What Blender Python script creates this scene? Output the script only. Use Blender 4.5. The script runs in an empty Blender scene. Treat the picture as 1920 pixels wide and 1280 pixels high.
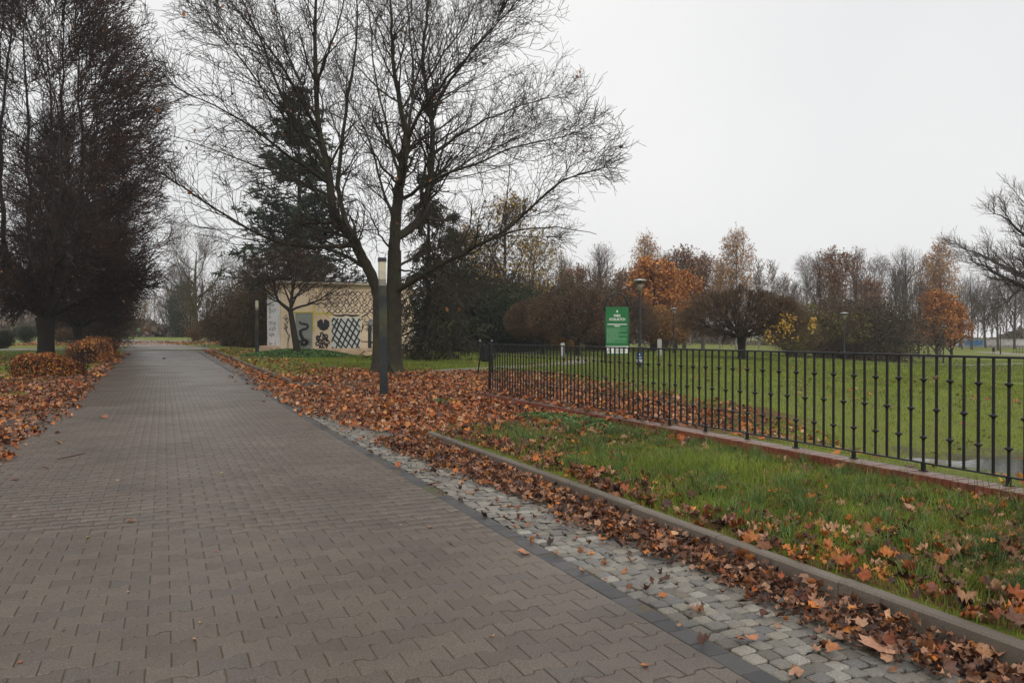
import bpy, math, random
import numpy as np

# ------------------------------------------------------------------ camera, sky, sun, exposure
sc = bpy.context.scene
YAW = math.radians(24.4)
SN, CS = math.sin(YAW), math.cos(YAW)
EYE = 1.385
cam_d = bpy.data.cameras.new("camera")
cam_d.lens = 27.0
cam_d.sensor_width = 36.0
cam_d.clip_start = 0.05
cam_d.clip_end = 3000.0
cam = bpy.data.objects.new("camera", cam_d)
sc.collection.objects.link(cam)
cam.location = (0, 0, EYE)
cam.rotation_euler = (math.radians(90 - 0.4), 0, -YAW)
sc.camera = cam

SUN_EL, SUN_ROT = math.radians(48), math.radians(200)
world = bpy.data.worlds.new("World")
sc.world = world
world.use_nodes = True
wn, wl = world.node_tree.nodes, world.node_tree.links
wn.clear()
w_out = wn.new("ShaderNodeOutputWorld")
w_bg = wn.new("ShaderNodeBackground")
w_sky = wn.new("ShaderNodeTexSky")
w_sky.sky_type = 'NISHITA'
w_sky.sun_disc = False
w_sky.sun_elevation = SUN_EL
w_sky.sun_rotation = SUN_ROT
w_sky.dust_density = 6.0
w_scale = wn.new("ShaderNodeMix"); w_scale.data_type = 'RGBA'; w_scale.blend_type = 'MULTIPLY'
w_scale.inputs[0].default_value = 1.0
wl.new(w_sky.outputs[0], w_scale.inputs[6])
w_scale.inputs[7].default_value = (0.09, 0.09, 0.09, 1)
w_tc = wn.new("ShaderNodeTexCoord")
w_noise = wn.new("ShaderNodeTexNoise")
w_noise.inputs["Scale"].default_value = 1.1
w_noise.inputs["Detail"].default_value = 4.0
wl.new(w_tc.outputs["Generated"], w_noise.inputs["Vector"])
w_ramp = wn.new("ShaderNodeValToRGB")
w_ramp.color_ramp.elements[0].position = 0.3
w_ramp.color_ramp.elements[0].color = (0.80, 0.81, 0.825, 1)
w_ramp.color_ramp.elements[1].position = 0.7
w_ramp.color_ramp.elements[1].color = (1.0, 0.995, 0.985, 1)
wl.new(w_noise.outputs[0], w_ramp.inputs[0])
w_mix = wn.new("ShaderNodeMix"); w_mix.data_type = 'RGBA'
w_mix.inputs[0].default_value = 0.94          # a closed overcast deck hides nearly all of the clear sky
wl.new(w_scale.outputs[2], w_mix.inputs[6])
wl.new(w_ramp.outputs[0], w_mix.inputs[7])
wl.new(w_mix.outputs[2], w_bg.inputs[0])
w_bg.inputs[1].default_value = 1.0
wl.new(w_bg.outputs[0], w_out.inputs[0])

sun_d = bpy.data.lights.new("sun", 'SUN')
sun_d.energy = 1.25
sun_d.angle = math.radians(30)
sun_d.color = (1.0, 0.94, 0.86)
sun = bpy.data.objects.new("sun", sun_d)
sc.collection.objects.link(sun)
sun.rotation_euler = (math.radians(42), 0, math.radians(-20))

sc.view_settings.view_transform = 'Standard'
sc.view_settings.look = 'None'
sc.view_settings.exposure = 0.0
sc.view_settings.gamma = 1.0
sc.view_settings.use_curve_mapping = False
sc.render.engine = 'CYCLES'
sc.cycles.use_denoising = True
sc.cycles.max_bounces = 5
sc.cycles.diffuse_bounces = 3
sc.cycles.glossy_bounces = 2
sc.cycles.transparent_max_bounces = 8
sc.cycles.volume_bounces = 0

RNG = np.random.default_rng(11)
random.seed(5)
COL = sc.collection

# ------------------------------------------------------------------ terrain functions
def sstep(t):
    t = np.clip(t, 0, 1)
    return t * t * (3 - 2 * t)

def cam_xz(x, y):
    return x * CS - y * SN, x * SN + y * CS

def at(px, depth):
    """plan position seen at photo column px at a given distance"""
    X = (px - 960.0) / 1440.0 * depth
    return X * CS + depth * SN, -X * SN + depth * CS

def gz(x, y):
    x = np.asarray(x, float); y = np.asarray(y, float)
    rise = np.interp(y, [-10, 14, 22, 45, 72, 120, 160, 400], [0, 0, .05, .18, .40, 1.0, 1.25, 1.5])
    rise = rise * (1 - sstep((x - 12) / 22))
    X, Z = cam_xz(x, y)
    s = (X - .167 * Z) * .986
    far = 1 - .75 * sstep((Z - 95) / 40)
    dip = -1.3 * sstep(s / 32) * far * sstep((x - 6.7) / 3)
    basin = -.80 * np.exp(-((x - 12.6) / 3.6) ** 2 - ((y - 8.5) / 4.6) ** 2)
    mound = .34 * np.exp(-((x - 6.9) / 2.6) ** 2 - ((y - 43.2) / 2.2) ** 2)
    return rise + dip + basin * sstep((x - 6.6) / 2) + mound

def verge(x, y):
    """height of the lawns over the road level"""
    x = np.asarray(x, float); y = np.asarray(y, float)
    r = np.where(x > 3.3, .072 * (1 - sstep((x - 3.6) / 2.6)), 0.0)
    r = r * np.clip(1 - (y - 9.2) / 1.5, 0, 1) + np.where(x > 3.3, .07 * (1 - sstep((x - 5) / 4)), 0) * np.clip((y - 21.5) / 3, 0, 1)
    l = np.where(x < -2.5, .05 * np.clip((y - 24) / 5, 0, 1) * np.clip((52 - y) / 2, 0, 1), 0.0)
    return r + l

def gh(x, y):
    r = gz(x, y) + verge(x, y)
    return r

def pnoise(x, y, s=1.0, seed=0.0):
    x = x * s; y = y * s
    return (np.sin(x * 1.3 + seed + 1.7 * np.sin(y * .7 + seed)) + np.sin(y * 1.9 - seed * 2 + 1.3 * np.sin(x * 1.1))
            + .6 * np.sin(x * 3.1 + y * 2.3 + seed) + .5 * np.sin(y * 4.3 - x * 2.9 + seed * 3)) / 3.1

# ------------------------------------------------------------------ object helpers
def tag(o, label=None, cat=None, group=None, kind=None):
    if label: o['label'] = label
    if cat: o['category'] = cat
    if group: o['group'] = group
    if kind: o['kind'] = kind
    return o

def empty(name, loc=(0, 0, 0), rz=0.0):
    o = bpy.data.objects.new(name, None)
    o.empty_display_size = .2
    COL.objects.link(o)
    o.location = loc
    o.rotation_euler = (0, 0, rz)
    return o

def link(name, me, m=None, parent=None, loc=None, rot=None, scale=None):
    if m is not None and not me.materials:
        me.materials.append(m)
    o = bpy.data.objects.new(name, me)
    COL.objects.link(o)
    if parent is not None: o.parent = parent
    if loc is not None: o.location = loc
    if rot is not None: o.rotation_euler = rot
    if scale is not None: o.scale = scale
    return o

def np_mesh(name, V, faces, col=None, smooth=False):
    me = bpy.data.meshes.new(name)
    V = np.asarray(V, np.float32)
    faces = [np.asarray(f, np.int32) for f in faces if len(f)]
    me.vertices.add(len(V))
    me.vertices.foreach_set('co', V.ravel())
    loops = np.concatenate([f.ravel() for f in faces])
    sizes = np.concatenate([np.full(len(f), f.shape[1], np.int32) for f in faces])
    starts = np.concatenate([[0], np.cumsum(sizes)[:-1]]).astype(np.int32)
    me.loops.add(len(loops))
    me.loops.foreach_set('vertex_index', loops)
    me.polygons.add(len(sizes))
    me.polygons.foreach_set('loop_start', starts)
    me.polygons.foreach_set('loop_total', sizes)
    if smooth:
        me.polygons.foreach_set('use_smooth', np.ones(len(sizes), bool))
    me.update(calc_edges=True)
    if col is not None:
        ca = me.color_attributes.new('col', 'FLOAT_COLOR', 'POINT')
        c = np.ones((len(V), 4), np.float32)
        c[:, :3] = col
        ca.data.foreach_set('color', c.ravel())
    return me

class MB:
    """collects simple shapes into one mesh"""
    def __init__(self):
        self.v, self.f = [], []
    def add(self, vs, fs):
        n = len(self.v)
        self.v += [tuple(map(float, p)) for p in vs]
        self.f += [tuple(i + n for i in f) for f in fs]
        return self
    def box(self, c, s, rz=0.0, taper=1.0):
        hx, hy, hz = s[0] / 2, s[1] / 2, s[2] / 2
        ca, sa = math.cos(rz), math.sin(rz)
        vs = []
        for z, t in ((-hz, 1.0), (hz, taper)):
            for x, y in ((-hx, -hy), (hx, -hy), (hx, hy), (-hx, hy)):
                x *= t; y *= t
                vs.append((c[0] + x * ca - y * sa, c[1] + x * sa + y * ca, c[2] + z))
        return self.add(vs, [(3, 2, 1, 0), (4, 5, 6, 7), (0, 1, 5, 4), (1, 2, 6, 5), (2, 3, 7, 6), (3, 0, 4, 7)])
    def lathe(self, c, prof, n=12):
        vs, fs = [], []
        for r, z in prof:
            for i in range(n):
                a = 2 * math.pi * i / n
                vs.append((c[0] + r * math.cos(a), c[1] + r * math.sin(a), c[2] + z))
        m = len(prof)
        for j in range(m - 1):
            for i in range(n):
                k = (i + 1) % n
                fs.append((j * n + i, j * n + k, (j + 1) * n + k, (j + 1) * n + i))
        fs.append(tuple(range(n))[::-1])
        fs.append(tuple((m - 1) * n + i for i in range(n)))
        return self.add(vs, fs)
    def tube(self, pts, rad, n=8, cap=True):
        pts = [np.array(p, float) for p in pts]
        rad = rad if hasattr(rad, '__len__') else [rad] * len(pts)
        d0 = pts[-1] - pts[0]
        ref = np.array([0, 0, 1.0]) if abs(d0[2]) < .8 * np.linalg.norm(d0) + 1e-9 else np.array([1.0, 0, 0])
        vs, fs = [], []
        for i, p in enumerate(pts):
            t = pts[min(i + 1, len(pts) - 1)] - pts[max(i - 1, 0)]
            t = t / (np.linalg.norm(t) + 1e-9)
            a = ref - t * ref.dot(t); a /= np.linalg.norm(a) + 1e-9
            b = np.cross(t, a)
            for k in range(n):
                w = 2 * math.pi * k / n
                vs.append(p + rad[i] * (math.cos(w) * a + math.sin(w) * b))
        for j in range(len(pts) - 1):
            for k in range(n):
                l = (k + 1) % n
                fs.append((j * n + k, j * n + l, (j + 1) * n + l, (j + 1) * n + k))
        if cap:
            fs.append(tuple(range(n))[::-1]); fs.append(tuple((len(pts) - 1) * n + k for k in range(n)))
        return self.add(vs, fs)
    def prism(self, poly, y0, y1):
        """polygon in x,z pushed along y"""
        n = len(poly)
        vs = [(p[0], y0, p[1]) for p in poly] + [(p[0], y1, p[1]) for p in poly]
        fs = [tuple(range(n)), tuple(range(2 * n - 1, n - 1, -1))]
        fs += [(i, i + n, (i + 1) % n + n, (i + 1) % n) for i in range(n)]
        return self.add(vs, fs)
    def mesh(self, name, smooth=False, bevel=0):
        me = bpy.data.meshes.new(name)
        me.from_pydata(self.v, [], self.f)
        if smooth:
            me.polygons.foreach_set('use_smooth', np.ones(len(me.polygons), bool))
        me.update()
        return me
    def build(self, name, m, parent=None, smooth=False, loc=None, rot=None):
        return link(name, self.mesh(name, smooth), m, parent, loc, rot)

def copy_tree(o, parent=None):
    c = o.copy(); COL.objects.link(c)
    if parent is not None: c.parent = parent
    for ch in list(o.children): copy_tree(ch, c)
    return c

# ------------------------------------------------------------------ materials
def new_mat(name):
    m = bpy.data.materials.new(name)
    m.use_nodes = True
    return m, m.node_tree.nodes, m.node_tree.links, m.node_tree.nodes["Principled BSDF"]

def noise(n, l, scale, detail=4, rough=.55, coord=None):
    t = n.new("ShaderNodeTexNoise")
    t.inputs["Scale"].default_value = scale
    t.inputs["Detail"].default_value = detail
    t.inputs["Roughness"].default_value = rough
    if coord is not None: l.new(coord, t.inputs["Vector"])
    return t.outputs[0]

def ramp(n, l, fac, stops):
    r = n.new("ShaderNodeValToRGB")
    e = r.color_ramp.elements
    while len(e) < len(stops): e.new(.5)
    for i, (p, c) in enumerate(stops):
        e[i].position = p
        e[i].color = (c[0], c[1], c[2], 1) if hasattr(c, '__len__') else (c, c, c, 1)
    l.new(fac, r.inputs[0])
    return r.outputs[0]

def mix(n, l, fac, a, b, mode='MIX'):
    x = n.new("ShaderNodeMix"); x.data_type = 'RGBA'; x.blend_type = mode
    for i, v in ((0, fac), (6, a), (7, b)):
        sock = x.inputs[i]
        if isinstance(v, bpy.types.NodeSocket): l.new(v, sock)
        elif hasattr(v, '__len__'): sock.default_value = (*v[:3], 1)
        else: sock.default_value = v if i == 0 else (v, v, v, 1)
    return x.outputs[2]

def math_n(n, l, op, a, b=None, clamp=False):
    x = n.new("ShaderNodeMath"); x.operation = op; x.use_clamp = clamp
    for i, v in enumerate((a, b)):
        if v is None: continue
        if isinstance(v, bpy.types.NodeSocket): l.new(v, x.inputs[i])
        else: x.inputs[i].default_value = v
    return x.outputs[0]

def bump(n, l, h, strength=.3, dist=.01):
    b = n.new("ShaderNodeBump")
    b.inputs["Strength"].default_value = strength
    b.inputs["Distance"].default_value = dist
    l.new(h, b.inputs["Height"])
    return b.outputs[0]

def wpos(n):
    return n.new("ShaderNodeNewGeometry").outputs["Position"]

def simple(name, col, rough=.6, metal=0.0, var=.25, scale=12.0, bmp=.15, spec=.5, dist=.004, dirt=None):
    m, n, l, b = new_mat(name)
    tc = n.new("ShaderNodeTexCoord").outputs["Object"]
    f = noise(n, l, scale, 5, .6, tc)
    lo = tuple(c * (1 - var) for c in col); hi = tuple(min(1, c * (1 + var)) for c in col)
    c = ramp(n, l, f, [(.3, lo), (.7, hi)])
    if dirt:
        f2 = noise(n, l, scale * .21, 3, .6, tc)
        c = mix(n, l, ramp(n, l, f2, [(.48, 0), (.64, 1)]), c, dirt)
    l.new(c, b.inputs["Base Color"])
    b.inputs["Roughness"].default_value = rough
    b.inputs["Metallic"].default_value = metal
    b.inputs["Specular IOR Level"].default_value = spec
    if bmp: l.new(bump(n, l, noise(n, l, scale * 5, 3, .6, tc), bmp, dist), b.inputs["Normal"])
    return m

def paving(name, cols, rough, grain, wet=True, warm=None):
    """per-piece tone from a per-piece value, fine grain, broad stains"""
    m, n, l, b = new_mat(name)
    p = wpos(n)
    at_ = n.new("ShaderNodeAttribute"); at_.attribute_name = 'col'
    oi = n.new("ShaderNodeObjectInfo")
    v = math_n(n, l, 'FRACT', math_n(n, l, 'ADD', at_.outputs["Fac"], oi.outputs["Random"]))
    c = ramp(n, l, v, cols)
    g = noise(n, l, grain, 3, .75, p)
    c = mix(n, l, .8, c, ramp(n, l, g, [(.34, .35), (.5, 1.0), (.64, 1.9)]), 'MULTIPLY')
    s = noise(n, l, .55, 5, .62, p)
    c = mix(n, l, .75, c, ramp(n, l, s, [(.34, (.62, .60, .58)), (.47, (.92, .91, .90)), (.56, 1.0), (.68, (1.28, 1.27, 1.25))]), 'MULTIPLY')
    s2 = noise(n, l, 3.1, 4, .7, p)
    c = mix(n, l, ramp(n, l, s2, [(.60, 0), (.74, .5)]), c, warm or (.11, .085, .055))
    l.new(c, b.inputs["Base Color"])
    r = math_n(n, l, 'MULTIPLY_ADD', s, -.35)
    r.node.inputs[2].default_value = rough + .18
    l.new(r, b.inputs["Roughness"])
    b.inputs["Specular IOR Level"].default_value = .5
    l.new(bump(n, l, g, .5, .004), b.inputs["Normal"])
    return m

M = {}
M['paver'] = paving('paver', [(.0, (.096, .074, .057)), (.45, (.114, .090, .069)), (.85, (.126, .100, .078)), (.95, (.098, .080, .066)), (1, (.108, .086, .068))], .40, 120)
M['dark_block'] = paving('dark_block', [(0, (.040, .039, .041)), (1, (.072, .068, .068))], .42, 330)
M['cobble'] = paving('cobble', [(.0, (.10, .09, .074)), (.25, (.19, .172, .144)), (.45, (.125, .122, .118)), (.62, (.235, .213, .17)), (.8, (.155, .146, .13)), (.93, (.31, .29, .25)), (1, (.135, .115, .087))], .5, 210, warm=(.14, .12, .08))
M['kerb'] = paving('kerb', [(0, (.13, .108, .084)), (1, (.155, .128, .10))], .6, 260, warm=(.10, .085, .045))
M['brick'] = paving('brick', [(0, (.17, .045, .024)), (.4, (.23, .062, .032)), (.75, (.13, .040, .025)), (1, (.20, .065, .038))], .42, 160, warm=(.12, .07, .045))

def wet_sheen_top(m, col, amt):
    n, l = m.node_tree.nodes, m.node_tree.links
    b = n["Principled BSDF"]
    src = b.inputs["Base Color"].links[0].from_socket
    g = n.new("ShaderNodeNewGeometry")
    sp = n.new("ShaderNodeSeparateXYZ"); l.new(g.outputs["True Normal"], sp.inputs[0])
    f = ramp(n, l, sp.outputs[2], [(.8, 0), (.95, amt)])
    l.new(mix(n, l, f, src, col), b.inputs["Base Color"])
wet_sheen_top(M['brick'], (.25, .195, .165), .82)  # wet reflection put into the colour of the upward brick faces

def sand_mat():
    m, n, l, b = new_mat('joint_sand')
    p = wpos(n)
    c = ramp(n, l, noise(n, l, 90, 4, .7, p), [(.3, (.055, .044, .028)), (.7, (.135, .108, .070))])
    c = mix(n, l, ramp(n, l, noise(n, l, 2.2, 4, .6, p), [(.50, 0), (.66, .7)]), c, (.055, .070, .018))
    l.new(c, b.inputs["Base Color"]); b.inputs["Roughness"].default_value = .85
    l.new(bump(n, l, noise(n, l, 140, 3, .6, p), .6, .004), b.inputs["Normal"])
    return m
M['sand'] = sand_mat()

def ground_mat():
    m, n, l, b = new_mat('lawn_ground')
    p = wpos(n)
    fine = noise(n, l, 22, 5, .75, p)
    mid = noise(n, l, 1.3, 5, .65, p)
    big = noise(n, l, .17, 3, .6, p)
    g = ramp(n, l, fine, [(.25, (.050, .070, .008)), (.5, (.165, .205, .020)), (.75, (.29, .325, .045))])
    g = mix(n, l, ramp(n, l, mid, [(.42, 0), (.66, .55)]), g, (.135, .125, .040))
    g = mix(n, l, ramp(n, l, big, [(.45, 0), (.62, .35)]), g, (.17, .17, .045))
    at_ = n.new("ShaderNodeAttribute"); at_.attribute_name = 'col'
    sep = n.new("ShaderNodeSeparateColor"); l.new(at_.outputs["Color"], sep.inputs[0])
    lf = ramp(n, l, noise(n, l, 14, 5, .8, p), [(.3, (.035, .017, .010)), (.5, (.13, .055, .025)), (.7, (.30, .13, .06))])
    mud = ramp(n, l, noise(n, l, 30, 5, .75, p), [(.3, (.055, .043, .034)), (.7, (.15, .125, .105))])
    f1 = math_n(n, l, 'ADD', sep.outputs[0], math_n(n, l, 'MULTIPLY', math_n(n, l, 'SUBTRACT', mid, .5), .9), True)
    g = mix(n, l, ramp(n, l, f1, [(.35, 0), (.6, 1)]), g, lf)
    f2 = math_n(n, l, 'ADD', sep.outputs[1], math_n(n, l, 'MULTIPLY', math_n(n, l, 'SUBTRACT', mid, .5), .9), True)
    g = mix(n, l, ramp(n, l, f2, [(.4, 0), (.6, 1)]), g, mud)
    l.new(g, b.inputs["Base Color"])
    b.inputs["Roughness"].default_value = .8
    b.inputs["Specular IOR Level"].default_value = .25
    l.new(bump(n, l, fine, .9, .05), b.inputs["Normal"])
    return m
M['ground'] = ground_mat()

def path_mat():
    m, n, l, b = new_mat('gravel_path')
    p = wpos(n)
    c = ramp(n, l, noise(n, l, 40, 5, .8, p), [(.3, (.15, .13, .105)), (.7, (.36, .32, .27))])
    c = mix(n, l, ramp(n, l, noise(n, l, 1.4, 4, .7, p), [(.5, 0), (.7, .8)]), c, (.12, .10, .075))
    l.new(c, b.inputs["Base Color"]); b.inputs["Roughness"].default_value = .6
    l.new(bump(n, l, noise(n, l, 60, 3, .7, p), .5, .01), b.inputs["Normal"])
    return m
M['path'] = path_mat()

def attr_mat(name, rough=.6, spec=.3, trans=0.0, bmp=0, nscale=40, sheen=0):
    m, n, l, b = new_mat(name)
    a = n.new("ShaderNodeAttribute"); a.attribute_name = 'col'
    p = wpos(n)
    c = mix(n, l, .7, a.outputs["Color"], ramp(n, l, noise(n, l, nscale, 3, .7, p), [(.3, .65), (.7, 1.35)]), 'MULTIPLY')
    l.new(c, b.inputs["Base Color"])
    b.inputs["Roughness"].default_value = rough
    b.inputs["Specular IOR Level"].default_value = spec
    if trans:
        t = n.new("ShaderNodeBsdfTranslucent"); l.new(c, t.inputs[0])
        ms = n.new("ShaderNodeMixShader"); ms.inputs[0].default_value = trans
        out = n["Material Output"] if "Material Output" in n else [q for q in n if q.type == 'OUTPUT_MATERIAL'][0]
        l.new(b.outputs[0], ms.inputs[1]); l.new(t.outputs[0], ms.inputs[2]); l.new(ms.outputs[0], out.inputs[0])
    return m
M['leaf'] = attr_mat('dead_leaf', .5, .4, .12, nscale=60)
M['grass'] = attr_mat('grass_blade', .5, .35, .3, nscale=3)
M['foliage'] = attr_mat('foliage', .6, .25, .25, nscale=2)

def bark_mat(name, dark, light, moss, moss_amt=.5):
    m, n, l, b = new_mat(name)
    tc = n.new("ShaderNodeTexCoord").outputs["Object"]
    mp = n.new("ShaderNodeMapping"); mp.inputs["Scale"].default_value = (1, 1, .22)
    l.new(tc, mp.inputs[0])
    f = noise(n, l, 26, 6, .7, mp.outputs[0])
    c = ramp(n, l, f, [(.3, dark), (.7, light)])
    g = noise(n, l, 1.7, 5, .7, tc)
    c = mix(n, l, ramp(n, l, g, [(.42, 0), (.65, moss_amt)]), c, moss)
    l.new(c, b.inputs["Base Color"]); b.inputs["Roughness"].default_value = .75
    b.inputs["Specular IOR Level"].default_value = .3
    l.new(bump(n, l, f, .8, .02), b.inputs["Normal"])
    return m
M['bark_hero'] = bark_mat('mossy_bark', (.010, .0075, .0055), (.050, .038, .028), (.048, .056, .015), .6)
M['bark_hazy'] = bark_mat('hazy_bark', (.030, .024, .019), (.11, .088, .07), (.09, .09, .04), .4)  # bark lightened so its colour carries the distance haze
M['bark_dark'] = bark_mat('dark_bark', (.010, .008, .007), (.042, .031, .025), (.035, .038, .014), .35)
M['twig_dark'] = bark_mat('dark_twigs', (.014, .007, .005), (.058, .030, .020), (.085, .035, .018), .6)
M['twig_umber'] = bark_mat('umber_twigs', (.036, .023, .012), (.125, .080, .042), (.13, .070, .025), .5)
M['twig_hazy'] = bark_mat('hazy_brown_twigs', (.12, .090, .072), (.24, .185, .15), (.22, .15, .10), .5)  # far wood brown with haze painted into it
M['twig_hero'] = bark_mat('hero_twigs', (.012, .008, .006), (.045, .031, .024), (.04, .030, .014), .4)
M['twig_brown'] = bark_mat('brown_twigs', (.055, .034, .022), (.15, .095, .065), (.18, .10, .045), .5)
M['twig_grey'] = bark_mat('grey_twigs', (.065, .050, .044), (.19, .155, .14), (.11, .09, .05), .4)
M['bark_green'] = bark_mat('green_bark', (.04, .038, .02), (.12, .115, .06), (.12, .13, .03), .8)
M['bark_birch'] = bark_mat('birch_bark', (.10, .085, .075), (.42, .39, .35), (.10, .07, .05), .6)
M['iron'] = simple('black_iron', (.012, .013, .015), .38, .3, .4, 14, .25, .5)
M['lamp_post'] = simple('lamp_post_paint', (.022, .025, .030), .48, .2, .25, 6, .1, .5, dirt=(.085, .09, .025))
M['mast'] = simple('mast_paint', (.025, .030, .034), .5, .2, .25, 6, .1)
M['cap_metal'] = simple('lamp_cap', (.03, .032, .035), .4, .3, .2, 8, .1)
M['lens'] = simple('lamp_lens', (.55, .50, .36), .25, 0, .25, 8, 0, .6)
M['lens_dim'] = simple('lamp_lens_lower', (.20, .19, .15), .3, 0, .3, 8, 0, .6)
M['fin'] = simple('lamp_fin', (.62, .60, .52), .35, .1, .1, 8, 0)
M['galv'] = simple('galvanised', (.50, .52, .54), .4, .6, .15, 10, .05)
M['green_sign'] = simple('green_board', (.003, .15, .035), .35, 0, .12, 2, 0, .5)
M['green_sign_dark'] = simple('green_board_seam', (.004, .09, .03), .4, 0, .1, 2, 0)
M['white_print'] = simple('white_print', (.80, .82, .80), .5, 0, .04, 4, 0)
M['pale_print'] = simple('pale_green_print', (.35, .60, .42), .5, 0, .05, 4, 0)
M['dark_print'] = simple('dark_print', (.04, .05, .05), .5, 0, .1, 4, 0)
M['blue_sign'] = simple('blue_board', (.012, .060, .13), .4, 0, .15, 4, 0)
M['concrete'] = simple('pale_concrete', (.42, .41, .39), .75, 0, .15, 6, .3, dirt=(.25, .24, .2))
M['ochre'] = simple('ochre_render', (.72, .57, .41), .85, 0, .08, 2.5, .3, .2, dirt=(.66, .50, .35))
M['pink_base'] = simple('pinkish_plinth', (.62, .44, .31), .85, 0, .12, 4, .3, .2, dirt=(.42, .30, .21))
M['white_wall'] = simple('white_render', (.80, .80, .82), .8, 0, .07, 3, .2, .2, dirt=(.55, .53, .52))
M['roof_edge'] = simple('roof_edging', (.40, .35, .26), .6, 0, .2, 5, .2)
M['roof_felt'] = simple('roof_felt', (.05, .045, .04), .9, 0, .2, 5, .2)
M['door_grey'] = simple('grey_green_door', (.25, .265, .235), .6, 0, .12, 5, .1)
M['paint_black'] = simple('black_mural_paint', (.018, .018, .022), .6, 0, .3, 9, 0)
M['paint_white'] = simple('white_mural_paint', (.56, .58, .56), .7, 0, .08, 6, 0)
M['paint_yellow'] = simple('yellow_mural_paint', (.62, .50, .10), .7, 0, .2, 6, 0)
M['paint_grey'] = simple('grey_mural_paint', (.22, .22, .22), .7, 0, .3, 9, 0)
M['graf_blue'] = simple('blue_graffiti', (.05, .20, .44), .7, 0, .35, 2, 0)
M['graf_pale'] = simple('pale_graffiti', (.55, .50, .52), .7, 0, .2, 2, 0)
M['wall_far'] = simple('grey_concrete_wall', (.30, .29, .30), .85, 0, .15, 1, .2)
M['wood'] = simple('red_brown_twig', (.10, .035, .018), .6, 0, .3, 20, .2)
M['cloth_dark'] = simple('dark_coat', (.020, .016, .020), .9, 0, .3, 10, .2, .2)
M['cloth_green'] = simple('green_jacket', (.10, .30, .09), .8, 0, .2, 10, .2, .2)
M['cloth_navy'] = simple('navy_trousers', (.022, .025, .045), .9, 0, .2, 10, .2, .2)
M['skin'] = simple('skin', (.45, .26, .19), .5, 0, .1, 8, 0)
M['hair'] = simple('brown_hair', (.03, .02, .014), .6, 0, .3, 20, .2)
M['fur'] = simple('dark_fur', (.03, .014, .012), .8, 0, .4, 20, .3, .2)
M['rubber'] = simple('rubber', (.015, .015, .016), .7, 0, .2, 10, .1)
M['car_silver'] = simple('silver_car_paint', (.42, .44, .46), .28, .6, .05, 3, 0)
M['car_black'] = simple('black_car_paint', (.02, .021, .024), .22, .3, .05, 3, 0)
M['glass'] = simple('car_glass', (.06, .08, .09), .08, 0, .1, 3, 0, .9)
M['tail_red'] = simple('red_tail_lamp', (.35, .02, .015), .25, 0, .1, 3, 0)
def water_mat():
    m, n, l, b = new_mat('pond_water')
    b.inputs["Base Color"].default_value = (.035, .038, .028, 1)
    b.inputs["Roughness"].default_value = .06
    b.inputs["Specular IOR Level"].default_value = .6
    l.new(bump(n, l, noise(n, l, 9, 3, .6, wpos(n)), .08, .02), b.inputs["Normal"])
    return m
M['water'] = water_mat()

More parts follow.
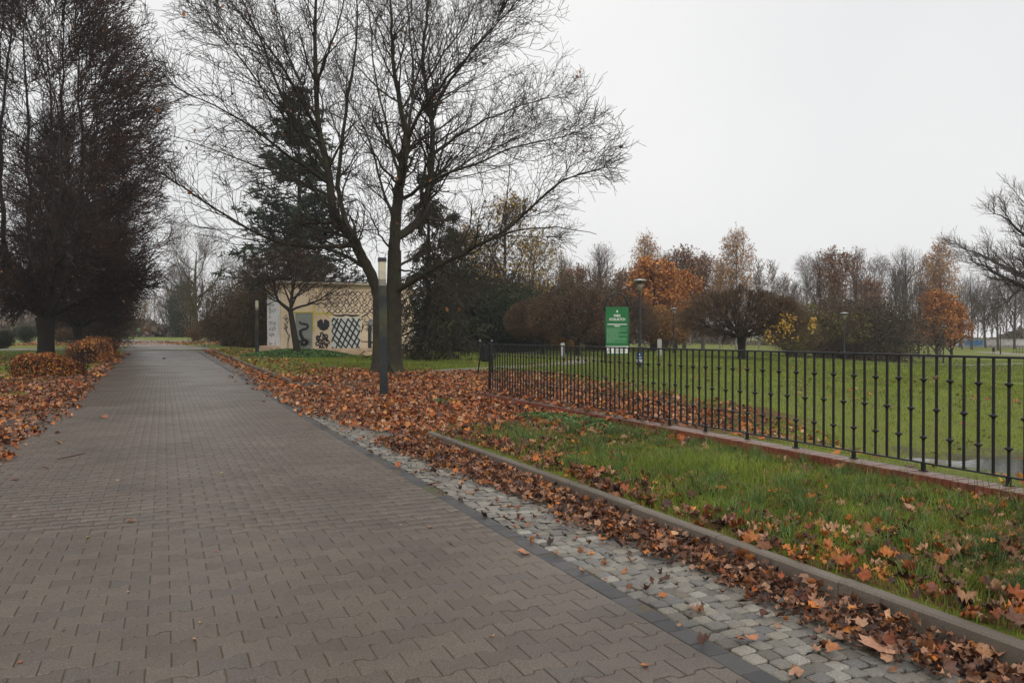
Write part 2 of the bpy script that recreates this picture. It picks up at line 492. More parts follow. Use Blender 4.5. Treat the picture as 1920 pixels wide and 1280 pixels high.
# ------------------------------------------------------------------ ground sheet
def leaf_density(x, y):
    """fallen leaves per square metre"""
    x = np.asarray(x, float); y = np.asarray(y, float)
    n1 = pnoise(x, y, 1.5, 1.0); n2 = pnoise(x, y, .6, 4.0)
    d = np.zeros_like(x)
    # gutter beside the near kerb
    edge = np.interp(y, [1, 3, 5, 8, 12], [2.80, 2.85, 2.72, 2.55, 2.45])
    gut = sstep((x - edge - .14 * n1) / .22) * (x < 3.27) * (y < 10)
    d = np.maximum(d, 260 * gut)
    d = np.maximum(d, 5 * (x > 2.2) * (x < 3.27) * (y < 12))
    # verge
    v = (x > 3.36) * (x < 6.25) * (y < 9.8)
    d = np.maximum(d, v * np.clip(55 + 50 * n1 + 40 * n2 + 60 * np.clip((3.95 - x) / .5, 0, 1) + 46 * sstep((y - 6.5) / 3), 1, 150))
    d = np.where((x > 3.262) & (x < 3.36) & (y < 9.3), np.minimum(d, 14), d)
    # junction
    j = sstep((y - 8.6 - .8 * n2) / 1.6) * (1 - sstep((y - 23.5 - n1) / 2.5)) * sstep((x - 2.15 - .3 * n1 - .9 * sstep((13 - y) / 4)) / .5) * (1 - sstep((x - 7.5 - 1.2 * n2) / 4.5))
    clear = np.exp(-((x - 4.0) / 2.0) ** 2 - ((y - 21.2) / 1.5) ** 2)
    d = np.maximum(d, 150 * j * (1 - .85 * clear) * (1 - .45 * np.clip(-n1, 0, 1)))
    # meadow just behind the railing
    k = (x > 6.6) * sstep((y - 9.5) / 4) * (1 - sstep((y - 25) / 3)) * (1 - sstep((x - 9.5 - 1.5 * n2) / 4))
    d = np.maximum(d, 110 * k * (1 - .5 * np.clip(-n1, 0, 1)))
    d = np.maximum(d, np.clip(2.5 + 5 * n1 + 4 * n2, .4, 9) * (x > 6.6) * (y < 45) * (x < 30))
    # round the big maple and along the far right gutter
    m = np.exp(-((x - 6.2) / 2.6) ** 2 - ((y - 26.5) / 2.6) ** 2)
    d = np.maximum(d, 95 * m * (1 - .5 * np.clip(n1, 0, 1)))
    fg = (y > 19) * (y < 62) * sstep((x - 2.55 - .1 * n1) / .3) * (x < 3.27)
    d = np.maximum(d, 95 * fg)
    d = np.maximum(d, 14 * (y > 22) * (y < 62) * (x > 3.36) * (x < 6))
    # left side
    le = np.interp(y, [0, 6, 8, 12, 17, 25, 40, 60], [-1.3, -1.6, -1.5, -1.45, -1.35, -1.6, -1.75, -2.0])
    q = sstep((le + .25 * n1 - x) / .45) * (y < 52) * np.where(y > 27, (x > -2.45), sstep((x + 10) / 3))
    gaps = sstep((n2 + n1 * .6 - .35) / .35) * (x < -2.9)
    mudl = (x > -9) * np.exp(-((y - 15.5 - .25 * x) / 2.2) ** 2)
    d = np.maximum(d, 130 * q * (1 - .8 * gaps) * (1 - .6 * mudl))
    d = np.maximum(d, 10 * (x < -2.6) * (x > -9) * (y > 20) * (y < 50))
    # drift of leaves across the far end of the road
    d = np.maximum(d, 11 * sstep((y - 78) / 6) * (1 - sstep((y - 98) / 4)) * (x > -14) * (x < 6))
    road = (x > -2.4) * (x < 2.2)
    d = np.maximum(d, .12 * road * (y < 60))
    return d

def mud_cover(x, y):
    n1 = pnoise(x, y, 1.0, 2.0)
    a = np.exp(-((x - 4.2) / 2.6) ** 2 - ((y - 21.3) / 1.9) ** 2) * 1.1 * (x > 2.3)
    b = ((x < -1.2) * (x > -9) * np.exp(-((y - 15.5 - .25 * x) / 3.0) ** 2)) * .8
    p = .62 * np.exp(-(((x - 13.2) / 2.2) ** 2 + ((y - 8.6) / 2.6) ** 2))
    return np.clip(np.maximum(np.maximum(a, b), p) + 0 * n1, 0, 1)

def build_ground():
    xs = np.concatenate([[-900, -600, -400, -260, -180, -130, -100, -80], np.arange(-64, -20, 4), np.arange(-20, -8, 1.0), np.arange(-8, -2.7, .3),
                         [-2.52, -2.46, -2.4], np.arange(-1.8, 3, .6), [3.24, 3.30, 3.36, 3.5], np.arange(3.7, 6.2, .25), [6.3, 6.45],
                         np.arange(6.6, 20, .35), np.arange(20, 45, 1.0), np.arange(45, 120, 4), [130, 160, 200, 260, 400, 600, 900]])
    ys = np.concatenate([[-40, -20, -10, -5], np.arange(-2, 12, .3), np.arange(12, 30, .5), np.arange(30, 64, 1.0), np.arange(64, 140, 4), [150, 170, 200, 260, 360, 520, 900, 1400]])
    gx, gy = np.meshgrid(xs, ys)
    fx, fy = gx.ravel(), gy.ravel()
    z = gz(fx, fy) + verge(fx, fy)
    bumpy = .025 * pnoise(fx, fy, 1.7, 3) + .02 * pnoise(fx, fy, .5, 7)
    inroad = (fx > -2.5) & (fx < 3.33) & (fy < 62)
    near_wall = np.exp(-((fx - 6.4) / .35) ** 2)
    z = z + np.where(inroad, -.07, bumpy * (1 - .8 * near_wall))
    nx, ny = len(xs), len(ys)
    i = np.arange(nx - 1)[None, :] + np.arange(ny - 1)[:, None] * nx
    i = i.ravel()
    F = np.stack([i, i + 1, i + nx + 1, i + nx], 1)
    col = np.zeros((len(fx), 3))
    col[:, 0] = np.clip(leaf_density(fx, fy) / 90, 0, 1)
    Xc, Zc = cam_xz(fx, fy)
    band = np.exp(-((Zc - 58) / 7) ** 2) * (Xc > 12) + .8 * np.exp(-((Zc - 47) / 5) ** 2) * (Xc > 2) * (Xc < 16)
    col[:, 0] = np.maximum(col[:, 0], .55 * np.clip(band, 0, 1))
    col[:, 1] = mud_cover(fx, fy)
    me = np_mesh('ground', np.stack([fx, fy, z], 1), [F], col, True)
    o = link('ground', me, M['ground'])
    tag(o, kind='structure')
build_ground()

def strip(name, pts, width, mat, lift=.02, step=1.2, zf=gh):
    """a path laid on the terrain along a polyline"""
    pts = np.array(pts, float)
    seg = np.linalg.norm(np.diff(pts, axis=0), axis=1); cum = np.concatenate([[0], np.cumsum(seg)])
    n = max(9, int(cum[-1] / step))
    t = np.linspace(0, cum[-1], n)
    x = np.interp(t, cum, pts[:, 0]); y = np.interp(t, cum, pts[:, 1])
    k = np.ones(5) / 5
    x[2:-2] = np.convolve(x, k, 'valid'); y[2:-2] = np.convolve(y, k, 'valid')
    dx, dy = np.gradient(x), np.gradient(y); L = np.hypot(dx, dy)
    nxv, nyv = -dy / L, dx / L
    V, m = [], 5
    w = width * (1 + .15 * np.sin(t * 1.3) + .1 * np.sin(t * 2.9))
    for j in range(m):
        o = (j / (m - 1) - .5) * w
        X, Y = x + nxv * o, y + nyv * o
        V.append(np.stack([X, Y, zf(X, Y) + lift - (.05 if j in (0, m - 1) else 0)], 1))
    V = np.stack(V, 1).reshape(-1, 3)
    F = [(i * m + j, (i + 1) * m + j, (i + 1) * m + j + 1, i * m + j + 1) for i in range(n - 1) for j in range(m - 1)]
    return tag(link(name, np_mesh(name, V, [F], None, True), mat), kind='structure')

strip('path', [(8.6, 26.2), (10.5, 27.9), (15.3, 30.0), (20.5, 35.5), (24, 42), (26, 55)], 1.9, M['path'], .035)
strip('far_path', [at(1600, 62), at(1700, 66), at(1790, 70), at(1900, 73), at(2000, 80)], 1.6, M['path'], .05, 3)
strip('far_path', [at(1850, 112), at(1920, 104), at(2010, 98)], 4.0, M['path'], .05, 3)
strip('crossing_road', [(-60, 82), (-30, 74), (-12, 68.5), (-2, 66.5), (3.0, 66)], 7.5, M['path'], .03, 2)
strip('main_avenue', [(.3, 62.2), (-.3, 75), (-2, 90), (-6, 110), (-10, 128)], 7.0, M['path'], .045, 2)
strip('cross_avenue', [(-45, 103), (-20, 104), (0, 103), (14, 104)], 4.0, M['path'], .03, 3)

# ------------------------------------------------------------------ the block-paved road
ROAD_L, ROAD_R = -2.44, 2.145
def bed():
    ys = np.concatenate([np.arange(-3, 62.4, .8)])
    xs = np.array([-2.46, -1.2, 0, 1.2, 2.145, 2.27, 2.31, 2.7, 3.28])
    gx, gy = np.meshgrid(xs, ys)
    fx, fy = gx.ravel(), gy.ravel()
    z = gz(fx, fy) - np.where(fx > 2.3, .034 + .036 * np.clip((fx - 2.4) / .7, 0, 1), .0048)
    i = (np.arange(len(xs) - 1)[None, :] + np.arange(len(ys) - 1)[:, None] * len(xs)).ravel()
    F = np.stack([i, i + 1, i + len(xs) + 1, i + len(xs)], 1)
    return tag(link('road', np_mesh('road', np.stack([fx, fy, z], 1), [F], None, True), M['sand']), kind='structure')
road = bed()

PL, PP, PA = .2017, .137, .0128
def paver_outline(gap=.0020, hx=PL / 2, cutl=None, cutr=None):
    """double-T paving block: straight short ends, stepped long sides"""
    h = PP / 2 - gap
    top = [(-PL / 2, PA), (-PL * .30, PA), (-PL * .20, -PA), (PL * .20, -PA), (PL * .30, PA), (PL / 2, PA)]
    x0, x1 = (-PL / 2 if cutl is None else cutl) + gap * 1.25, (PL / 2 if cutr is None else cutr) - gap * 1.25
    tx = np.array([t[0] for t in top]); tw = np.array([t[1] for t in top])
    xs = [x0] + [v for v in tx[1:-1] if x0 + .004 < v < x1 - .004] + [x1]
    up = [(v, h + np.interp(v, tx, tw)) for v in xs]
    dn = [(v, -h - np.interp(v, tx, tw)) for v in reversed(xs)]
    return up + dn

def block_from_outline(poly, depth=.05, ch=.0035, chz=.0028):
    """top face, chamfer, sides; origin at top centre"""
    P = np.array(poly)
    n = len(P)
    nxt = np.roll(P, -1, 0) - P; prv = P - np.roll(P, 1, 0)
    nn = np.stack([-nxt[:, 1], nxt[:, 0]], 1); nn /= np.linalg.norm(nn, axis=1)[:, None] + 1e-9
    np_ = np.stack([-prv[:, 1], prv[:, 0]], 1); np_ /= np.linalg.norm(np_, axis=1)[:, None] + 1e-9
    b = nn + np_; b /= np.linalg.norm(b, axis=1)[:, None] + 1e-9
    area = .5 * np.sum(P[:, 0] * np.roll(P[:, 1], -1) - np.roll(P[:, 0], -1) * P[:, 1])
    sgn = 1 if area > 0 else -1
    inner = P + b * ch * sgn
    V = np.concatenate([np.c_[inner, np.zeros(n)], np.c_[P, np.full(n, -chz)], np.c_[P, np.full(n, -depth)]])
    F = [tuple(range(n)) if sgn > 0 else tuple(range(n))[::-1]]
    for i in range(n):
        j = (i + 1) % n
        q1 = (i, n + i, n + j, j); q2 = (n + i, 2 * n + i, 2 * n + j, n + j)
        if sgn < 0: q1, q2 = q1[::-1], q2[::-1]
        F += [q1, q2]
    return V, F

def merged_blocks(name, temps, items, mat, parent):
    """items: (template index, x, y, z, rot, tilt x, tilt y)"""
    Vs, polys, cols = [], [], []
    base = 0
    items = np.array(items)
    loops_by = {}
    for k, (V, F) in enumerate(temps):
        it = items[items[:, 0] == k]
        if not len(it): continue
        c, s = np.cos(it[:, 4]), np.sin(it[:, 4])
        X = V[None, :, 0] * c[:, None] - V[None, :, 1] * s[:, None]
        Y = V[None, :, 0] * s[:, None] + V[None, :, 1] * c[:, None]
        Z = V[None, :, 2] + X * it[:, 5:6] + Y * it[:, 6:7] + it[:, 3:4]
        A = np.stack([X + it[:, 1:2], Y + it[:, 2:3], Z], 2).reshape(-1, 3)
        Vs.append(A)
        r = RNG.random(len(it))
        cols.append(np.repeat(r, len(V)))
        off = base + np.arange(len(it))[:, None, None] * len(V)
        nv = len(V)
        for f in F:
            if sum(V[i][2] < -.03 for i in f) >= 2: continue      # buried flanks are never seen in the run of blocks
            loops_by.setdefault(len(f), []).append((np.array(f)[None, None, :] + off).reshape(-1, len(f)))
        base += len(A)
    V = np.concatenate(Vs); cc = np.concatenate(cols)
    me = np_mesh(name, V, [np.concatenate(v) for v in loops_by.values()], np.repeat(cc[:, None], 3, 1))
    o = link(name, me, mat, parent)
    o['kind'] = 'stuff'
    return o

def tops_only(temps):
    out = []
    for V, F in temps:
        k = [f for f in F if all(V[i][2] > -.001 for i in f)]
        V2 = V.copy(); V2[:, 2] = np.where(V2[:, 2] > -.001, V2[:, 2], 0)
        used = sorted({i for f in k for i in f}); mp = {v: j for j, v in enumerate(used)}
        out.append((V2[used], [tuple(mp[i] for i in f) for f in k]))
    return out

def near_pieces(name, temps, items, mat, parent):
    mes = []
    for i, (V, F) in enumerate(temps):
        me = bpy.data.meshes.new(name)
        me.from_pydata([tuple(v) for v in V], [], F); me.update(); me.materials.append(mat)
        mes.append(me)
    for it in items:
        o = bpy.data.objects.new(name, mes[int(it[0])])
        COL.objects.link(o); o.parent = parent
        o.location = it[1:4]
        o.rotation_euler = (math.atan(it[6]), -math.atan(it[5]), it[4])

def in_view(x, y, z=0):
    X, Z = cam_xz(x, y)
    return (Z > .5) and abs(X / max(Z, .01)) < .70 and (EYE - z) / max(Z, .01) * 1440 < 665

def build_pavers():
    full = block_from_outline(paver_outline())
    half_l = block_from_outline(paver_outline(cutl=0))
    half_r = block_from_outline(paver_outline(cutr=0))
    cut_r = block_from_outline(paver_outline(cutr=.055))
    temps = [full, half_l, half_r, cut_r]
    near, far = [], []
    ncol = int((ROAD_R - ROAD_L) / PL)          # columns run along the road
    rows = int(63.5 / PP)
    cand = []
    for r in range(rows):
        y = -1.2 + r * PP
        if y > 62: break
        off = (r % 2) * PL / 2
        k = 0
        x = ROAD_R - PL / 2 - off
        if off: cand.append([2, ROAD_R, y])     # half block at the right edge
        while x > ROAD_L - PL * .2:
            cand.append([0, x, y]); x -= PL
    items = []
    for k, x, y in cand:
        if k == 2: x = ROAD_R
        z = float(gz(x, y))
        sl = float(gz(x, y + .5) - gz(x, y)) / .5
        jit = .0008 if y > 12 else .0014
        items.append([k, x, y, z + random.uniform(-jit, jit), random.uniform(-.004, .004), random.uniform(-.004, .004), sl + random.uniform(-.004, .004)])
    items.sort(key=lambda i: (not in_view(i[1], i[2]), i[1] * SN + i[2] * CS))
    items = [i for i in items if i[2] > -1]
    near, rest = items[:300], items[300:]
    near_pieces('paving_block', temps, near, M['paver'], road)
    merged_blocks('paving_blocks', temps, [i for i in rest if i[2] < 17], M['paver'], road)
    merged_blocks('far_paving_blocks', tops_only(temps), [i for i in rest if i[2] >= 17], M['paver'], road)
build_pavers()

def build_border():
    temps = []
    for L in (.10, .135, .16, .20):
        h, w = L / 2 - .002, .058
        temps.append(block_from_outline([(-w, -h), (w, -h), (w, h), (-w, h)], ch=.004, chz=.003))
    Ls = (.10, .135, .16, .20)
    y, items = -1.0, []
    while y < 62:
        k = random.choice([0, 1, 1, 2, 3, 3])
        if 6.2 < y < 6.75: y += .12; continue      # the broken place where blocks are missing
        yc = y + Ls[k] / 2
        items.append([k, 2.145 + .061, yc, float(gz(2.2, yc)) - .002 + random.uniform(-.003, .003), random.uniform(-.015, .015), random.uniform(-.02, .02), random.uniform(-.01, .01)])
        y += Ls[k]
    seen = [i for i in items if in_view(i[1], i[2])]
    near_pieces('border_block', temps, seen[:150], M['dark_block'], road)
    merged_blocks('border_blocks', temps, seen[150:], M['dark_block'], road)
build_border()

def build_cobbles():
    temps, sizes = [], []
    for k in range(9):
        n = 8
        pts = []
        for i in range(n):
            a = 2 * math.pi * (i // 2) / 4 + (math.pi / 4 - .17 if i % 2 == 0 else math.pi / 4 + .17)
            c, s = math.cos(a), math.sin(a)
            r = min(.5 / max(abs(c), abs(s)), .64) * (.93 + .09 * random.random())
            pts.append((c * r, s * r))
        sx, sy = random.uniform(.080, .108), random.uniform(.080, .092)
        sizes.append(sx)
        P = np.array(pts) * (sx, sy)
        V, F = block_from_outline([tuple(p) for p in P], depth=.05, ch=.009, chz=.006)
        # domed top: centre vertex fan
        top = F[0]
        V = np.vstack([V, [[random.uniform(-.01, .01), random.uniform(-.01, .01), .0030]]])
        c = len(V) - 1
        F = [(top[i], top[(i + 1) % n], c) for i in range(n)] + F[1:]
        temps.append((V, F))
    items = []
    x0, x1 = 2.275, 3.27
    r = 0
    y = .6
    while y < 62:
        x = x0 + random.uniform(0, .035)
        while True:
            k = random.randrange(9)
            if x + sizes[k] > x1 + .01: break
            xc = x + sizes[k] / 2
            yy = y + random.uniform(-.006, .006) + .014 * math.sin(xc * 5 + y * .7) + .006 * math.sin(xc * 17 + y)
            items.append([k, xc, yy, float(gz(xc, yy)) - .010 + random.uniform(-.005, .005) - .036 * min(1, max(0, (xc - 2.4) / .7)),
                          random.uniform(-.07, .07), random.uniform(-.06, .06), random.uniform(-.05, .05)])
            x += sizes[k] + random.uniform(.001, .009)
        y += .0905; r += 1
    items = [i for i in items if i[2] > 0]
    items.sort(key=lambda i: (not in_view(i[1], i[2]), i[1] * SN + i[2] * CS))
    near_pieces('cobblestone', temps, items[:300], M['cobble'], road)
    merged_blocks('cobblestones', temps, [i for i in items[300:] if i[2] < 14], M['cobble'], road)
    merged_blocks('far_cobblestones', tops_only(temps), [i for i in items[300:] if i[2] >= 14], M['cobble'], road)
build_cobbles()

# ------------------------------------------------------------------ kerbs
def kerb_mesh(w=.078, L=1.0, h=.25):
    c = .012
    prof = [(0, -h), (w, -h), (w, -.004), (w - .005, 0), (c, 0), (0, -c)]
    V, F = [], []
    hl = L / 2 - .003
    for y in (-hl, hl):
        V += [(p[0], y, p[1]) for p in prof]
    n = len(prof)
    F.append(tuple(range(n))); F.append(tuple(range(2 * n - 1, n - 1, -1)))
    F += [(i, i + n, (i + 1) % n + n, (i + 1) % n) for i in range(n)]
    me = bpy.data.meshes.new('kerb_stone'); me.from_pydata(V, [], F); me.update(); me.materials.append(M['kerb'])
    return me
kme = kerb_mesh()
def kerb_run(name, x, y0, y1, rise, flip=False):
    root = empty(name, (x, y0, 0)); tag(root, kind='structure')
    y = y0 + .5
    while y < y1:
        o = bpy.data.objects.new('kerb_stone', kme); COL.objects.link(o); o.parent = root
        sl = float(gz(x, y + .5) - gz(x, y - .5))
        o.location = (random.uniform(-.004, .004), y - y0, float(gz(x, y)) + rise + random.uniform(-.003, .003))
        o.rotation_euler = (math.atan(sl), 0, math.pi if flip else random.uniform(-.003, .003))
        y += 1.0
    return root
kerb_run('kerb', 3.27, 0.0, 9.6, .086)
kerb_run('far_kerb', 3.27, 22.6, 84, .088)
kerb_run('left_kerb', -2.45, 27, 51, .07, True)

# ------------------------------------------------------------------ brick wall
WX0, WX1 = 6.255, 6.515
def wall_x(y): return (4.73 - y) * -.0100       # the wall drifts a little off the road direction
wroot = empty('brick_wall', (0, 0, 0))
tag(wroot, 'low red brick wall on edge carrying the black railing beside the verge', 'wall')
def build_wall():
    mb = MB()
    w, hgt, t = .252, .16, .0655
    P = [(-w / 2, -t / 2), (w / 2, -t / 2), (w / 2, t / 2), (-w / 2, t / 2)]
    temps = [block_from_outline(P, depth=hgt, ch=.004, chz=.004)]
    items = []
    y = 2.4
    while y < 15.9:
        items.append([0, 6.385 + wall_x(y), y, .125 + random.uniform(-.002, .003), random.uniform(-.012, .012) , random.uniform(-.008, .008), random.uniform(-.02, .02)])
        y += .0745
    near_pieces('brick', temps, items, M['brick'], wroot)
    n = 20
    for i in range(n):
        a, b = 2.4 + 13.5 * i / n, 2.4 + 13.5 * (i + 1) / n
        mb.box((6.385 + wall_x((a + b) / 2), (a + b) / 2, -.14), (.236, b - a, .51 ))
    mb.build('mortar', M['sand'], wroot)
build_wall()

# ------------------------------------------------------------------ railing
def build_railing():
    root = empty('iron_railing', (0, 0, 0))
    tag(root, 'black wrought iron railing with small round collars standing on the low brick wall', 'railing')
    ztop, zb, zw = 1.205, .205, .128
    fx = lambda y: 6.455 + wall_x(y)
    ys0, ys1 = 2.6, 15.62
    def rail(name, z, w, h, a=ys0 - .1, b=ys1 + .02):
        mb = MB()
        P = [(-w / 2, -h / 2), (w / 2, -h / 2), (w / 2, h / 2 - .004), (w / 2 - .004, h / 2), (-w / 2 + .004, h / 2), (-w / 2, h / 2 - .004)]
        n = 14
        V, F = [], []
        for i in range(n + 1):
            y = a + (b - a) * i / n
            V += [(fx(y) + p[0], y, z + p[1]) for p in P]
        m = len(P)
        for i in range(n):
            for k in range(m):
                F.append((i * m + k, i * m + (k + 1) % m, (i + 1) * m + (k + 1) % m, (i + 1) * m + k))
        F += [tuple(range(m)), tuple(n * m + k for k in range(m))[::-1]]
        mb.add(V, F)
        return mb.build(name, M['iron'], root)
    rail('top_rail', ztop, .045, .020)
    rail('bottom_rail', zb, .036, .014)
    bar = MB().lathe((0, 0, 0), [(.0132, zb + .007), (.0132, ztop - .009)], 8).mesh('bar'); bar.materials.append(M['iron'])
    knob = MB().lathe((0, 0, 0), [(.0138, -.028), (.016, -.021), (.019, -.013), (.034, -.005), (.036, .002), (.030, .008), (.017, .012), (.0138, .02)], 12).mesh('collar', True)
    knob.materials.append(M['iron'])
    post = MB().box((0, 0, (zb + zw) / 2), (.026, .034, zb - zw - .014)).box((0, 0, zw + .005), (.05, .07, .008)).mesh('foot'); post.materials.append(M['iron'])
    pitch = .1335
    y_foot = 15.35
    i = 0
    y = y_foot + 2 * pitch
    i = -2
    while y > ys0:
        b = link('bar', bar, None, root, (fx(y), y, 0), (0, 0, random.uniform(0, 1)))
        for z in ((.98, .445) if i % 2 == 0 else (.705,)):
            # the collars alternate: two on one bar, one half-way up the next
            link('collar', knob, None, b, (0, 0, z + random.uniform(-.004, .004)))
        if i % 6 == 0:
            link('foot', post, None, root, (fx(y), y, 0))
        y -= pitch; i += 1
    # end post
    MB().box((0, 0, .60), (.045, .045, 1.22)).box((0, 0, 1.215), (.055, .055, .02)).build('end_post', M['iron'], root, loc=(fx(15.66), 15.66, 0))
build_railing()

# ------------------------------------------------------------------ litter bin by the end of the railing
def litter_bin(px, depth, label, s=1.0, rz=0.0):
    x, y = at(px, depth)
    r = empty('litter_bin', (x, y, float(gh(x, y))), -YAW + rz); tag(r, label, 'litter bin')
    for sx in (-1, 1):
        MB().tube([(sx * .25 * s - .04 * s, -.03, -.05), (sx * .20 * s, 0, .55 * s), (sx * .20 * s, 0, 1.14 * s)], .022 * s, 8).build('leg', M['iron'], r, True)
        MB().lathe((sx * .20 * s, 0, 1.14 * s), [(.018, 0), (.03, .02), (.03, .04), (.012, .055)], 10).build('finial', M['galv'], r, True)
    b = MB()
    b.lathe((0, 0, .46 * s), [(.13 * s, 0), (.165 * s, .04), (.17 * s, .56 * s), (.15 * s, .57 * s), (.14 * s, .50 * s)], 16)
    bk = b.build('bucket', M['iron'], r, False)
    for k in range(12):
        a = 2 * math.pi * k / 12
        MB().box((.176 * s * math.cos(a), .176 * s * math.sin(a), .74 * s), (.012, .012, .50 * s), a).build('slat', M['cap_metal'], bk)
    MB().box((0, 0, 1.08 * s), (.42 * s, .05, .03)).build('crossbar', M['iron'], r)
    return r
litter_bin(911, 26.0, 'black iron litter bin on splayed legs beyond the left end of the railing')
litter_bin(1863, 104, 'distant dark litter bin on the lawn before the graffiti wall', .95, .3)

# ------------------------------------------------------------------ bollard lamps along the road
def bollard_lamp(x, y, label, tilt=0.0, H=3.15):
    r = empty('bollard_lamp', (x, y, float(gh(x, y)) - .02), random.uniform(-.1, .1)); r.rotation_euler[1] = tilt
    tag(r, label, 'street lamp', 'square lamp posts along the right side of the road')
    w = .165
    MB().box((0, 0, (H - .63) / 2), (w, w, H - .63)).build('post', M['lamp_post'], r)
    MB().box((0, -w / 2 - .003, .62), (.11, .006, .42)).build('service_door', M['mast'], r)
    MB().box((0, 0, .015), (.22, .22, .03)).build('base_plate', M['cap_metal'], r)
    MB().box((0, 0, H - .63 + .07), (w - .014, w - .014, .14)).build('lower_lens', M['lens_dim'], r)
    MB().box((0, 0, H - .29), (w - .018, w - .018, .40)).build('lens', M['lens'], r)
    for k in range(8):
        MB().box((0, 0, H - .47 + k * .027), (w - .004, w - .004, .010)).build('louvre', M['fin'], r)
    MB().box((0, 0, H - .045), (w + .004, w + .004, .09)).build('cap', M['cap_metal'], r)
    return r
bollard_lamp(4.53, 17.0, 'tall square dark lamp post with a louvred top in front of the big maple', -.012)
bollard_lamp(4.75, 45.0, 'square lamp post on the grass by the white end wall of the painted building')
bollard_lamp(4.85, 73.0, 'square lamp post in front of the dense brown shrubs by the far kerb')
bollard_lamp(4.95, 101.0, 'farthest square lamp post near the small red and white sign')

# ------------------------------------------------------------------ mast lamps in the meadow
def mast_lamp(px, depth, label, H=3.75):
    x, y = at(px, depth)
    r = empty('mast_lamp', (x, y, float(gh(x, y)) - .05))
    tag(r, label, 'street lamp', 'disc topped lamp posts on the meadow')
    MB().lathe((0, 0, 0), [(.085, 0), (.085, .9), (.06, .95), (.052, H - .52)], 12).build('pole', M['mast'], r, False)
    MB().lathe((0, 0, H - .52), [(.055, 0), (.085, .04), (.115, .16), (.12, .26), (.09, .30)], 14).build('lantern', M['lens_dim'], r, True)
    MB().lathe((0, 0, H - .24), [(.09, 0), (.105, .05), (.10, .13), (.07, .16)], 14).build('collar', M['mast'], r, True)
    MB().lathe((0, 0, H - .09), [(.10, -.02), (.29, .0), (.295, .014), (.20, .045), (.06, .07), (.06, .085), (.02, .09)], 24).build('disc_shade', M['galv'], r, True)
    return r
lamp_a = mast_lamp(1199.5, 31.8, 'disc topped lamp post with a small blue plate beside the green park board')
mast_lamp(1263, 62, 'slim disc topped lamp post left of the umbrella shaped tree')
mast_lamp(1583, 56, 'disc topped lamp post in front of the dark bushes right of the umbrella tree', 3.75)
mast_lamp(1769, 75, 'disc topped lamp post in front of the orange leaved tree', 3.75)
mast_lamp(1804, 118, 'small distant lamp post left of the blue graffiti', 3.3)
mast_lamp(1876, 105, 'distant lamp post at the right before the pale graffiti', 3.9)

# ------------------------------------------------------------------ writing
def text_mesh(body, size, extrude=.002):
    cu = bpy.data.curves.new('lettering', 'FONT')
    cu.body = body; cu.size = size; cu.extrude = extrude; cu.align_x = 'CENTER'; cu.offset = size * .022
    cu.resolution_u = 3
    o = bpy.data.objects.new('lettering', cu); COL.objects.link(o)
    dg = bpy.context.evaluated_depsgraph_get()
    me = bpy.data.meshes.new_from_object(o.evaluated_get(dg))
    bpy.data.objects.remove(o); bpy.data.curves.remove(cu)
    return me
def lettering(body, size, mat, parent, loc, squeeze=1.0):
    me = text_mesh(body, size)
    me.materials.clear()
    o = link('lettering', me, mat, parent, loc, (math.pi / 2, 0, 0), (squeeze, 1, 1))
    return o

